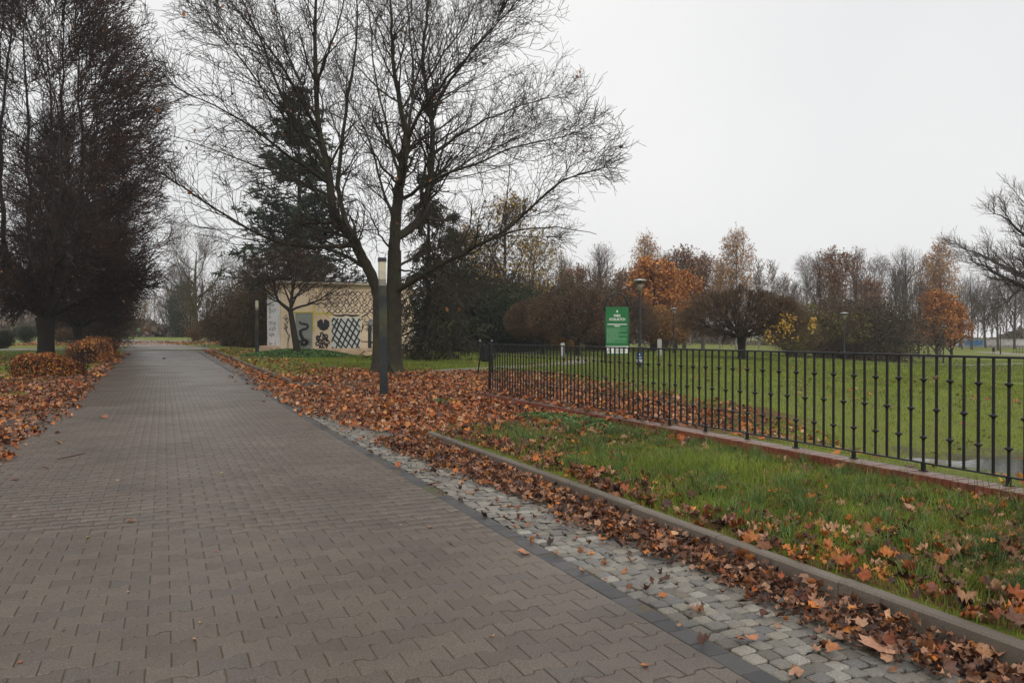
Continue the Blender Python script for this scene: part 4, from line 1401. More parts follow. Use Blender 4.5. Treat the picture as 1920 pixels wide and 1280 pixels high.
    for s in stems:
        P, R = build(s, 14)
        h = P[:, 2]
        R = R * (1 + .75 * np.exp(-np.clip(h, 0, 9) / .28))
        groups.append((P[None], R[None], 12))
    for k in range(9):
        a = 2 * math.pi * k / 9 + .2
        d = np.array([math.cos(a), math.sin(a), 0])
        c = loc(724, 708, 0) * np.array([1, 1, 0]) 
        P = resample([c + d * .12 + np.array([0, 0, .75]), c + d * .30 + np.array([0, 0, .35]), c + d * .55 + np.array([0, 0, .10]), c + d * .95 + np.array([0, 0, -.05])], 8, 1)
        groups.append((P[None], np.linspace(.14, .05, 8)[None], 6))
    link('trunk', sweep_all('trunk', groups), M['bark_hero'], r)
    mains = []
    for s in limbs:
        P, R = build(s, 16)
        P[1:] += rng.normal(0, .018, (15, 3))
        mains.append((P, R))
        link('limb', sweep_all('limb', [(P[None], R[None], 8)]), M['bark_hero'], r)
    P0 = np.stack([m[0] for m in mains]); R0 = np.stack([m[1] for m in mains])
    c = loc(728, 330, 0)
    def env(p):
        X = p @ R_; D = p @ Fw; z = p[:, 2]
        cx = c @ R_ + .2
        dx = (X - cx) / 8.9; dd = D / 6.8
        zt = (z - 8.2) / np.where(z > 8.2, 8.6, 6.6)
        return np.sqrt(dx ** 2 + dd ** 2 + zt ** 2)
    oc = c * np.array([1, 1, 0]) + np.array([0, 0, 3.5])
    span = np.linalg.norm(np.diff(P0, axis=1), axis=2).sum(1)
    lg, md = span > 5.0, (span <= 5.0) & (span > 2.0)
    P1, R1 = kids(P0[lg], R0[lg], 18, rng, .14, .97, (.5, 1.0), 2.7, .35, .45, 8, .03, .13, .45, .010, .35, env, oc, .25)
    Pm, Rm = kids(P0[md], R0[md], 6, rng, .3, .97, (.5, 1.0), 2.4, .35, .45, 8, .03, .13, .45, .010, .35, env, oc, .25)
    P1 = np.concatenate([P1, Pm]); R1 = np.concatenate([R1, Rm])
    P1b, R1b = kids(P0[lg], R0[lg], 5, rng, .9, 1.0, (.2, .7), 1.6, .3, .1, 6, .02, .13, .6, .008, .35, env, oc, .3)
    P2, R2 = kids(P1, R1, 7, rng, .15, .98, (.5, 1.05), 1.25, .35, .45, 6, .02, .20, .55, .0085, .55, env, oc, .25)
    P2b, R2b = kids(P1b, R1b, 7, rng, .15, .98, (.5, 1.0), 1.0, .35, .4, 6, .02, .15, .55, .0065, .5, env, oc, .15)
    P2 = np.concatenate([P2, P2b]); R2 = np.concatenate([R2, R2b])
    P3, R3 = kids(P2, R2, 5, rng, .15, 1.0, (.5, 1.1), .50, .4, .3, 3, .02, .2, .75, .0068, .8, None, oc, .25)
    print('hero', len(P1), len(P2), len(P3))
    link('branches', sweep_all('branches', [(P1, R1, 5), (P1b, R1b, 5)]), M['bark_hero'], r)
    link('twigs', sweep_all('twigs', [(P2, R2, 3), (P3, R3, 3)]), M['twig_hero'], r)
    C = tips(P3, rng, .012, 1, .03)
    V, F, col = leaf_quads(C, .12, rng, RUST + ORANGE[:2])
    link('leaves', np_mesh('leaves', V, [F], col), M['leaf'], r)
hero_tree()

# -------------------------------- 2. dense globe crowned trees on the left
def tall_round_tree(seed, cr, ch, cz, trunk_h, trunk_r, tw=.0145):
    """tall rounded crown: a few leaders, long level boughs, a mesh of fine twigs"""
    rng = np.random.default_rng(seed)
    T = resample([(0, 0, -.1), (.03, 0, trunk_h * .5), (.0, .03, trunk_h)], 8, 1)
    TR = trunk_r * (1 + .5 * np.exp(-np.linspace(0, trunk_h, 8) / .25) + .25 * np.linspace(0, 1, 8) ** 4)
    L, LR, m = [], [], 16
    for i in range(7):
        a = 2 * math.pi * i / 7 + rng.uniform(-.3, .3); rr = cr * rng.uniform(.15, .45)
        top = cz + ch * rng.uniform(.55, .9)
        pts = [(0, 0, trunk_h * .92), (math.cos(a) * rr * .8, math.sin(a) * rr * .8, trunk_h + 1.6), (math.cos(a) * rr * 1.3, math.sin(a) * rr * 1.3, cz * .8), (math.cos(a + .3) * rr, math.sin(a + .3) * rr, top)]
        L.append(resample(pts, m, 2)); LR.append(trunk_r * .36 * np.linspace(1, .12, m))
    for i in range(8):
        a = 2 * math.pi * i / 8 + rng.uniform(-.3, .3)
        e = cr * rng.uniform(.75, .95)
        pts = [(0, 0, trunk_h * rng.uniform(.9, 1.0)), (math.cos(a) * e * .3, math.sin(a) * e * .3, trunk_h + e * .16), (math.cos(a + .1) * e * .7, math.sin(a + .1) * e * .7, trunk_h + e * rng.uniform(.25, .6)), (math.cos(a + .15) * e, math.sin(a + .15) * e, trunk_h + e * rng.uniform(.2, .9))]
        L.append(resample(pts, m, 2)); LR.append(trunk_r * .40 * np.linspace(1, .12, m))
    L = np.array(L); LR = np.array(LR); L[:, 1:] += rng.normal(0, .07, L[:, 1:].shape)
    lump = rng.uniform(0, 6.3, 3)
    def env(p):
        dx = p[:, 0] / cr; dy = p[:, 1] / cr
        z = (p[:, 2] - cz) / np.where(p[:, 2] > cz, ch, (cz - trunk_h * 1.0))
        a = np.arctan2(dy, dx)
        s_ = 1 + .08 * np.sin(3 * a + lump[0] + 3 * z) + .05 * np.sin(7 * a + lump[1] - 6 * z)
        return (np.hypot(dx, dy) ** 2.3 + np.abs(z) ** 2.3) ** (1 / 2.3) / s_
    P1, R1 = kids(L, LR, 34, rng, .10, .99, (.7, 1.4), 5.6, .3, .25, 11, .035, .10, .42, .016, .25, env, (0, 0, cz), 1.1, 0, .12)
    P2, R2 = kids(P1, R1, 11, rng, .12, .98, (.4, .95), 1.9, .35, .35, 6, .05, .13, .5, tw * 1.3, .5, env, (0, 0, cz), .35, 0, .2)
    P3, R3 = kids(P2, R2, 6, rng, .12, 1.0, (.4, 1.0), 1.0, .35, .3, 3, .04, .16, .6, tw, .7, env, (0, 0, cz), .25, 0, .3)
    P4, R4 = kids(P3, R3, 1, rng, .25, 1.0, (.4, 1.0), .6, .4, .2, 2, .03, .14, .7, tw * .85, .8, env, (0, 0, cz), .2)
    print('tall', len(P1), len(P2), len(P3), len(P4))
    out = [('trunk', sweep_all('trunk', [(T[None], TR[None], 12)]), M['bark_dark']),
           ('limbs', sweep_all('limbs', [(L, LR, 8), (P1, R1, 4)]), M['bark_dark']),
           ('twigs', sweep_all('twigs', [(P2, R2, 3), (P3, R3, 3), (P4, R4, 3)]), M['twig_dark'])]
    C = tips(P3, rng, .10, 1, .06)
    V, F, col = leaf_quads(C, .12, rng, RUST + BROWNDK)
    out.append(('leaves', np_mesh('leaves', V, [F], col), M['leaf']))
    return out

def globe_tree(seed, cr, ch, cz, trunk_h, trunk_r, k=(9, 9, 8, 6, 5), tw=.0075, leaves=.10, leafcol=None, droop=0.0, forkspread=.95, thick=.42, twm='twig_dark'):
    """round, very twiggy crown (cr radius, ch half height, centre cz) on a short trunk"""
    rng = np.random.default_rng(seed)
    n0 = 8
    T = resample([(0, 0, -.1), (.02, 0, trunk_h * .5), (.0, .03, trunk_h)], n0, 1)
    TR = trunk_r * (1 + .5 * np.exp(-np.linspace(0, trunk_h, n0) / .25) + .25 * np.linspace(0, 1, n0) ** 4)
    # main limbs fan out and arch up
    L = []
    LR = []
    m = 12
    for i in range(k[0]):
        a = 2 * math.pi * (i + rng.uniform(-.2, .2)) / k[0]
        el = rng.uniform(-.35, .25) if i % 3 == 0 else (rng.uniform(.2, .8) if i % 3 == 1 else rng.uniform(.8, 1.45))
        tgt = np.array([math.cos(a) * math.cos(el) * cr * .84, math.sin(a) * math.cos(el) * cr * .84, cz + math.sin(el) * (ch if el > 0 else cz - trunk_h * .8) * .84])
        st = np.array([0, 0, trunk_h * rng.uniform(.88, 1.0)])
        mid = st * .45 + tgt * .55; mid[2] -= .10 * abs(tgt[2] - st[2]) ; mid[:2] *= forkspread
        L.append(resample([st, st * .8 + tgt * .2 + np.array([0, 0, -.02]), mid, tgt], m, 2))
        LR.append(trunk_r * thick * np.linspace(1, .16, m))
    L = np.array(L); L[:, 1:] += rng.normal(0, .03 * cr / 3, L[:, 1:].shape); LR = np.array(LR)
    oc = np.array([0, 0, trunk_h + (cz - trunk_h) * .6])
    lump = rng.uniform(0, 6.3, 4)
    def env(p):
        dx = p[:, 0] / cr; dy = p[:, 1] / cr
        z = (p[:, 2] - cz) / np.where(p[:, 2] > cz, ch, (cz - trunk_h * .75))
        a = np.arctan2(dy, dx)
        s = 1 + .07 * np.sin(3 * a + lump[0] + 2 * z) + .05 * np.sin(5 * a + lump[1] - 3 * z)
        return np.sqrt(dx ** 2 + dy ** 2 + z ** 2) / s
    s = cr / 6.0
    P1, R1 = kids(L, LR, k[1], rng, .22, .98, (.8, 1.4), 4.4 * s, .3, .2, 9, .05, .13, .45, .012, .3, env, oc, .8, 0, .3)
    P2, R2 = kids(P1, R1, k[2], rng, .15, .98, (.4, .9), 2.1 * s, .35, .3, 6, .03, .14, .5, tw * 1.3, .5, env, oc, .5, droop, .45)
    P3, R3 = kids(P2, R2, k[3], rng, .12, 1.0, (.4, 1.0), 1.15 * s, .35, .3, 4, .03, .14, .6, tw, .7, env, oc, .4, droop, .5)
    g = [(P2, R2, 3), (P3, R3, 3)]
    if len(k) > 4 and k[4]:
        P4, R4 = kids(P3, R3, k[4], rng, .25, 1.0, (.4, .9), .55 * s, .4, .2, 2, .0, .12, .7, tw * .85, .8, env, oc, .4, droop)
        g.append((P4, R4, 3))
    else: P4 = P3
    print('globe', len(P1), len(P2), len(P3), len(P4))
    out = [('trunk', sweep_all('trunk', [(T[None], TR[None], 12)]), M['bark_dark']),
           ('limbs', sweep_all('limbs', [(L, LR, 8), (P1, R1, 5)]), M['bark_dark']),
           ('twigs', sweep_all('twigs', g), M[twm])]
    if leaves:
        C = tips(P4, rng, leaves, 1, .05)
        V, F, col = leaf_quads(C, .11, rng, leafcol or RUST)
        out.append(('leaves', np_mesh('leaves', V, [F], col), M['leaf']))
    return out

gt = tall_round_tree(3, 6.3, 11.3, 9.7, 2.15, .38)
tree_thing('dense_tree', 'big dense dark tree with a short thick trunk behind the orange bush at the left', 'tree', -5.40, 44.8, gt, .4)
tree_thing('dense_tree', 'second dense dark tree with a thick trunk behind the clipped orange hedge', 'tree', *at(146, 56), gt, 2.2, .82)
tree_thing('dense_tree', 'dense dark tree farther down the left side beyond the second thick trunk', 'tree', *at(158, 82), gt, 4.0, .78)
tree_thing('dense_tree', 'dark twiggy tree cut by the left edge of the picture', 'tree', -15.5, 49.0, gt, 5.1, .95)

# -------------------------------- 3. umbrella shaped low trees
ut = globe_tree(9, 4.3, 1.95, 2.75, 1.6, .24, (20, 9, 8, 6, 1), .011, .20, BROWNDK + RUST, 0.05, 1.1, .42, 'twig_umber')
ut2 = globe_tree(14, 3.9, 2.9, 2.7, 1.35, .20, (14, 10, 9, 6, 0), .012, .40, RUST + BROWNDK, 0, .95, .42, 'twig_umber')
G_UM = 'low umbrella crowned trees in the meadow'
tree_thing('umbrella_tree', 'low umbrella shaped dark brown tree standing alone behind the middle of the railing', 'tree', *at(1391, 50), ut, 1.0, 1.0, G_UM, 0, 1.0)
tree_thing('umbrella_tree', 'low dark brown tree left of the green park board', 'tree', *at(1083, 50), ut2, .3, .80, G_UM, 0, .86)
tree_thing('umbrella_tree', 'low dark tree with some orange leaves near the left end of the railing', 'tree', *at(1017, 54), ut, 2.3, .86, G_UM, 0, .7)
tree_thing('umbrella_tree', 'dark brown rounded tree directly behind the green park board', 'tree', *at(1160, 66), ut2, 4.3, .92, G_UM)

# yellow leaf cluster hanging in the umbrella tree
def leaf_patch(name, label, cat, px, py, depth, rx, rz_, n, cols, size=.12, group=None, parent=None):
    rng = np.random.default_rng(int(px + py))
    x, y = at(px, depth); z = EYE + (630 - py) * depth / 1440
    C = rng.normal(0, 1, (n, 3)) * np.array([rx, rx, rz_]) * .5
    V, F, col = leaf_quads(C, size, rng, cols)
    o = link(name, np_mesh(name, V, [F], col), M['leaf'], None, (x, y, z))
    return tag(o, label, cat, group)
leaf_patch('yellow_leaves', 'bright yellow leaves hanging in the right side of the umbrella tree', 'leaves', 1474, 608, 46, .62, .75, 170, YELLOW, .14)
leaf_patch('yellow_leaves', 'few bright yellow leaves low in the umbrella tree left of the larger yellow cluster', 'leaves', 1448, 628, 46, .4, .5, 50, YELLOW, .15)
leaf_patch('yellow_leaves', 'small bright yellow leaf tuft at the right edge of the umbrella tree', 'leaves', 1523, 603, 47, .25, .6, 50, YELLOW, .15)

# young tree before the painted building
def young_tree():
    rng = np.random.default_rng(31)
    Z0 = 41.0
    bx, by = at(560, Z0); g0 = float(gh(bx, by))
    r = empty('young_tree', (bx, by, g0 - .08)); tag(r, 'young leaning tree with a reddish twiggy crown in front of the mural', 'tree')
    R_ = np.array([CS, -SN, 0]); Fw = np.array([SN, CS, 0])
    b0 = 1.385 - g0 + .08
    def loc(px, py, d):
        Z = Z0 + d
        return R_ * ((px - 960) / 1440 * Z - (560 - 960) / 1440 * Z0) + Fw * d + np.array([0, 0, b0 + (630 - py) * Z / 1440])
    T = resample([loc(560, 668, 0), loc(554, 640, 0), loc(549, 610, 0), loc(545, 583, 0)], 10, 1)
    limbs = [([(545, 585, 0), (536, 575, -.2), (520, 565, -.4), (516, 545, -.5), (512, 520, -.6), (502, 500, -.7)], .11, .02),
             ([(545, 584, 0), (546, 560, .1), (552, 530, .3), (560, 500, .5), (570, 478, .6)], .10, .02),
             ([(546, 582, 0), (560, 575, -.3), (585, 570, -.9), (610, 555, -1.4), (640, 540, -1.8)], .07, .015),
             ([(546, 578, 0), (555, 555, .7), (575, 530, 1.3), (600, 505, 1.7)], .07, .015),
             ([(516, 560, -.4), (500, 545, -.9), (482, 525, -1.3), (465, 515, -1.6)], .05, .012),
             ([(545, 570, 0), (535, 545, .8), (525, 515, 1.6), (520, 490, 2.0)], .06, .012),
             ([(548, 560, .1), (575, 545, -.6), (605, 525, -1.2), (625, 500, -1.5)], .055, .012),
             ([(550, 540, .2), (545, 510, -.7), (540, 480, -1.3)], .05, .012)]
    P0, R0 = [], []
    for pts, r0, r1 in limbs:
        P0.append(resample([loc(*p) for p in pts], 10, 2)); R0.append(np.linspace(r0, r1, 10))
    P0 = np.array(P0); R0 = np.array(R0)
    c = loc(560, 560, 0)
    def env(p):
        X = (p - c) @ R_; D = (p - c) @ Fw; z = p[:, 2] - c[2]
        return np.sqrt((X / 3.7) ** 2 + (D / 3.2) ** 2 + (z / np.where(z > 0, 2.6, 1.6)) ** 2)
    oc = loc(545, 600, 0)
    P1, R1 = kids(P0, R0, 10, rng, .25, .98, (.5, 1.0), 1.6, .3, .3, 7, .03, .12, .5, .010, .4, env, oc, .4)
    P2, R2 = kids(P1, R1, 7, rng, .15, .98, (.4, 1.0), .95, .35, .3, 5, -.02, .14, .6, .009, .6, env, oc, .35, .15)
    P3, R3 = kids(P2, R2, 4, rng, .15, 1.0, (.4, 1.0), .5, .4, .2, 3, -.04, .14, .8, .008, .8, None, oc, .3, .2)
    link('trunk', sweep_all('trunk', [(T[None], np.linspace(.20, .13, 10)[None], 10)]), M['bark_dark'], r)
    link('limbs', sweep_all('limbs', [(P0, R0, 7), (P1, R1, 4)]), M['bark_dark'], r)
    link('twigs', sweep_all('twigs', [(P2, R2, 3), (P3, R3, 3)]), M['twig_dark'], r)
    C = tips(P3, rng, .14, 1, .05); C = C[C[:, 2] > c[2] - .3]
    V, F, col = leaf_quads(C, .09, rng, [(.17, .05, .035), (.11, .035, .028), (.22, .08, .04)])
    link('leaves', np_mesh('leaves', V, [F], col), M['leaf'], r)
young_tree()

# -------------------------------- 4. conifers
def needle_sprays(P, rng, per, size, cols, hang=0.0, lo=.1, spread=.1, wid=.30):
    C = tips(P, rng, 1.0, per, spread, lo)
    N = len(C)
    d = unit(rng.normal(0, 1, (N, 3)) * np.array([1, 1, .5]) + np.array([0, 0, -hang]))
    s = unit(np.cross(d, unit(rng.normal(0, 1, (N, 3)))))
    L = (size * rng.uniform(.6, 1.3, N))[:, None]
    V = np.stack([C - s * L * wid * .5, C + s * L * wid * .5, C + d * L + s * L * .05, C + d * L * .9 - s * L * wid * .3], 1).reshape(-1, 3)
    F = np.arange(N * 4).reshape(-1, 4)
    cols = np.array(cols); c = cols[rng.integers(0, len(cols), N)] * rng.uniform(.65, 1.35, (N, 1))
    return V, F, np.repeat(c, 4, 0)

def conifer(seed, H, R, bare, n1, drop, cols, spray, per, hang, top_pow=.8, k2=8, wid=.3, gap=.0, up=.0):
    rng = np.random.default_rng(seed)
    T = resample([(0, 0, -.1), (.1, .0, H * .5), (0, 0, H)], 24, 1)
    TR = np.linspace(H * .014 + .05, .02, 24)
    n = n1
    t = np.sort(rng.uniform(0, .985, n)) ** 1.35
    z = bare + (H - bare - .1) * t
    a = np.arange(n) * 2.4 + rng.uniform(-.4, .4, n)
    rad = R * (1 - t) ** top_pow * rng.uniform(.7, 1.12, n) + .25
    if gap: rad *= np.where(np.sin(t * 40 + a) > -gap, 1, .55)
    m = 8
    P = np.zeros((n, m, 3)); s = np.linspace(0, 1, m)[None, :]
    P[:, :, 0] = np.cos(a)[:, None] * rad[:, None] * s + T[np.clip((z / H * 23).astype(int), 0, 23), 0][:, None]
    P[:, :, 1] = np.sin(a)[:, None] * rad[:, None] * s
    P[:, :, 2] = z[:, None] + rad[:, None] * (up * s - drop * s ** 1.5 + drop * .35 * s ** 4)
    P[:, 1:] += rng.normal(0, .04, (n, m - 1, 3))
    RR = (.012 + .010 * rad)[:, None] * np.linspace(1, .2, m)[None, :]
    P2, R2 = kids(P, RR, k2, rng, .15, .97, (.5, 1.0), rad * .30 + .12, .35, .3, 5, -hang * .3, .10, .5, .008, .5, None, None, 0, hang)
    keep = (P2[:, 0, 2] < .80 * H) | (rng.random(len(P2)) < .45)
    P2, R2 = P2[keep], R2[keep]
    V, F, c = needle_sprays(P2, rng, per, spray, cols, hang, .05, .05, wid)
    print('conifer', len(P2), len(F))
    return [('trunk', sweep_all('trunk', [(T[None], TR[None], 10)]), M['bark_dark']),
            ('branches', sweep_all('branches', [(P, RR, 4), (P2, R2, 3)]), M['bark_dark']),
            ('needles', np_mesh('needles', V, [F], c), M['foliage'])]

pine = conifer(5, 21.5, 5.8, 4.5, 120, .10, PINE, .42, 20, .0, .66, 11, .24, .5, .25)
tree_thing('pine_tree', 'tall dark green conifer behind the painted building seen through the maple', 'tree', *at(560, 62), pine, .3)
spruce = conifer(6, 10.2, 3.5, .9, 92, .6, [(.038, .044, .022), (.055, .055, .026), (.075, .060, .030), (.028, .032, .018)], .36, 8, .9, .85, 9, .16, .35)
tree_thing('spruce_tree', 'drooping dark spruce with a bare lower trunk right of the painted building', 'tree', *at(803, 39.5), spruce, 1.0)
tree_thing('spruce_tree', 'second dark spruce at the left edge of the evergreen thicket', 'tree', *at(850, 56), spruce, 2.0, 1.05)

# -------------------------------- 5. round bushes and thickets
def bush(seed, rx, h, n, size, cols, twigs=60, tw_mat='bark_dark', lumps=9, hollow=.55, leafmat='foliage'):
    rng = np.random.default_rng(seed)
    cs = np.c_[rng.uniform(-.62, .62, lumps) * rx, rng.uniform(-.62, .62, lumps) * rx, rng.uniform(.35, .72, lumps) * h]
    rs = rng.uniform(.38, .6, lumps) * min(rx, h)
    k = rng.integers(0, lumps, n)
    d = unit(rng.normal(0, 1, (n, 3)))
    rr = rng.uniform(hollow, 1.05, n) ** .7
    C = cs[k] + d * (rs[k] * rr)[:, None] * np.array([1, 1, .95])
    C = C[C[:, 2] > .05]
    V, F, col = leaf_quads(C, size, rng, cols)
    st = rng.uniform(-.25, .25, (twigs, 3)) * np.array([rx, rx, 0])
    en = cs[rng.integers(0, lumps, twigs)] + unit(rng.normal(0, 1, (twigs, 3))) * rs.mean() * 1.05
    s = np.linspace(0, 1, 7)[None, :, None]
    P = st[:, None] * (1 - s) + en[:, None] * s
    P[:, :, 2] += (np.sin(s[..., 0] * 3.14) * .10 * h)
    P[:, 1:] += rng.normal(0, .03 * h, (twigs, 6, 3))
    R = (.006 * h + .008) * np.linspace(1, .3, 7)[None, :] * np.ones((twigs, 1))
    P2, R2 = kids(P, R, 6, rng, .25, 1, (.4, .9), .38 * h, .3, .3, 4, .05, .12, .6, .007, .6)
    P3, R3 = kids(P2, R2, 4, rng, .2, 1, (.4, .9), .2 * h, .3, .2, 3, .05, .12, .7, .006, .7)
    return [('stems', sweep_all('stems', [(P, R, 4), (P2, R2, 3), (P3, R3, 3)]), M[tw_mat]),
            ('foliage', np_mesh('foliage', V, [F], col), M[leafmat])]

b_brown = bush(1, 3.6, 4.6, 9000, .10, [(.075, .058, .024), (.105, .075, .030), (.05, .040, .018), (.13, .072, .032)], 100, 'twig_umber', 11)
b_green = bush(2, 3.2, 4.2, 12000, .14, DKGREEN, 50, 'bark_dark', 11, .6)
b_olive = bush(4, 3.6, 4.4, 9000, .13, [(.05, .048, .02), (.075, .065, .028), (.04, .03, .02), (.09, .07, .03)], 90, 'twig_brown', 11)
b_yel = bush(7, 2.8, 4.6, 6000, .13, YGREEN[:2] + [(.10, .06, .03), (.11, .09, .03), (.20, .17, .03)], 80, 'twig_brown', 10)
b_orange = bush(8, 2.6, 4.2, 8000, .15, [(.36, .19, .045), (.28, .13, .035), (.42, .24, .06), (.20, .10, .035)], 60, 'twig_brown', 10)

def put(parts, name, cat, label, px, depth, s=1.0, rz=0.0, group=None, sxy=None, dz=0.0):
    return tree_thing(name, label, cat, *at(px, depth), parts, rz, s, group, dz, sxy)

GB = 'dense brown shrubs beside the far kerb'
put(b_brown, 'brown_shrub', 'shrub', 'dense brown shrub right behind the lamp post by the far kerb', 438, 70, 1.15, .3, GB)
put(b_brown, 'brown_shrub', 'shrub', 'dense brown shrub left of the white end wall of the building', 478, 66, 1.1, 1.9, GB)
put(b_brown, 'brown_shrub', 'shrub', 'reddish brown tall shrub rising behind the left corner of the building', 500, 74, 1.55, 2.9, GB)
put(b_olive, 'brown_shrub', 'shrub', 'low brown shrub at the far kerb beside the road sign', 402, 88, .75, .9, GB)
put(b_orange, 'orange_shrub', 'shrub', 'small rusty shrub at the foot of the far green barked tree', 366, 92, .45, .9)
GY = 'dark yews at the far end of the road'
put(b_green, 'yew_bush', 'bush', 'dark green yew left of the far green barked tree', 344, 134, 2.2, .3, GY, .80)
put(b_green, 'yew_bush', 'bush', 'darker green yew between the walking person and the far tree', 331, 137, 1.7, 2.3, GY, .55)
GT = 'dark evergreen thicket behind the lawn'
for i, (px, d, s, lb) in enumerate([(842, 60, 1.0, 'dark evergreen bush just right of the spruce trunk'),
                                    (875, 60, 1.25, 'dark evergreen bush behind the lawn left of the litter bin'),
                                    (912, 62, 1.3, 'dark evergreen bush behind the litter bin'),
                                    (948, 60, 1.15, 'dark evergreen bush behind the left end of the railing'),
                                    (978, 64, 1.1, 'dark evergreen bush at the right end of the evergreen thicket'),
                                    (895, 68, 1.75, 'tall dark evergreen bush rising behind the thicket')]):
    put(b_green, 'evergreen_bush', 'bush', lb, px, d, s, i * 1.3, GT)
put(b_olive, 'brown_thicket', 'shrub', 'brownish thicket behind the dark low tree with orange leaves', 1000, 72, 1.5, .4)
put(b_brown, 'brown_thicket', 'shrub', 'dark brown thicket between the two low trees behind the railing', 1052, 72, 1.5, 1.4)
put(b_brown, 'brown_thicket', 'shrub', 'dark brown thicket behind the green park board', 1128, 76, 1.5, 2.4)
put(b_orange, 'orange_shrub', 'shrub', 'golden orange bush hanging low right of the first disc topped lamp', 1236, 70, 1.05, .2)
put(b_orange, 'orange_shrub', 'shrub', 'small golden leaves under the dark low tree left of the park board', 1060, 58, .42, .2)
GM = 'mixed bushes behind the meadow'
put(b_yel, 'yellow_green_bush', 'bush', 'yellow green bush directly right of the umbrella tree', 1490, 66, .95, .5, GM)
put(b_yel, 'yellow_green_bush', 'bush', 'taller yellow green bush left of the lamp post before the dark bushes', 1545, 70, 1.2, 2.5, GM)
put(b_olive, 'olive_bush', 'bush', 'wide olive brown bush right of the lamp post in the meadow', 1622, 70, 1.35, .5, GM)
put(b_olive, 'olive_bush', 'bush', 'olive brown bush next to the orange leaved tree', 1672, 74, 1.3, 1.8, GM)
put(b_olive, 'olive_bush', 'bush', 'low brown bush behind the lamp post before the dark bushes', 1580, 74, 1.0, 3.3, GM)

# clipped orange hedges on the left
def hedge(name, label, x0, y0, x1, y1, w, h, n, size, cols):
    rng = np.random.default_rng(int(n))
    L = math.hypot(x1 - x0, y1 - y0)
    r = empty(name, (x0, y0, float(gh(x0, y0)) - .03), math.atan2(y1 - y0, x1 - x0)); tag(r, label, 'hedge')
    u = rng.uniform(0, L, n); a = rng.uniform(-.25, np.pi + .25, n)
    lump = 1 + .13 * np.sin(u * 2.6) + .08 * np.sin(u * 6.1 + 1) + .08 * np.sin(u * 1.1 + 2)
    endf = np.clip(np.minimum(u, L - u) / .5, 0, 1) ** .5
    rr = rng.uniform(.72, 1.03, n) ** .5
    p = 2.6
    ca, sa = np.cos(a), np.sin(a)
    k = (np.abs(ca) ** p + np.abs(sa) ** p) ** (-1 / p)
    C = np.c_[u, ca * k * w / 2 * lump * endf * rr, np.maximum(.03, h * .12 + sa * k * h * .86 * lump * rr * (.6 + .4 * endf))]
    C[:, 2] += gh(x0 + (x1 - x0) * u / L, y0 + (y1 - y0) * u / L) - gh(x0, y0)
    V, F, col = leaf_quads(C, size, rng, cols)
    link('foliage', np_mesh('foliage', V, [F], col), M['leaf'], r)
    m = int(L * 60)
    s = np.c_[rng.uniform(0, L, m), rng.uniform(-.3, .3, m) * w, np.zeros(m)]
    e = s + np.c_[rng.normal(0, .15, m), s[:, 1] * .7 + rng.normal(0, .1, m), rng.uniform(.6, .95, m) * h]
    t = np.linspace(0, 1, 4)[None, :, None]
    P = s[:, None] * (1 - t) + e[:, None] * t
    P[:, 1:] += rng.normal(0, .02, (m, 3, 3))
    P2, R2 = kids(P, np.full((m, 4), .008), 4, rng, .3, 1, (.4, 1.), .3, .3, .2, 3, .05, .1, .7, .005, .7)
    link('stems', sweep_all('stems', [(P, np.full((m, 4), .007), 3), (P2, R2, 3)]), M['twig_dark'], r)
ORH = [(.46, .17, .03), (.36, .12, .03), (.52, .24, .05), (.20, .07, .03), (.12, .04, .025)]
hedge('orange_hedge', 'low orange brown bush in front of the thick dark trunk at the left', -4.15, 27.2, -2.35, 28.2, 1.15, .72, 5200, .06, ORH)
hedge('orange_hedge', 'longer clipped orange hedge along the left kerb beyond the first bush', -3.15, 37.0, -2.95, 48.0, 1.3, .98, 9000, .075, ORH)

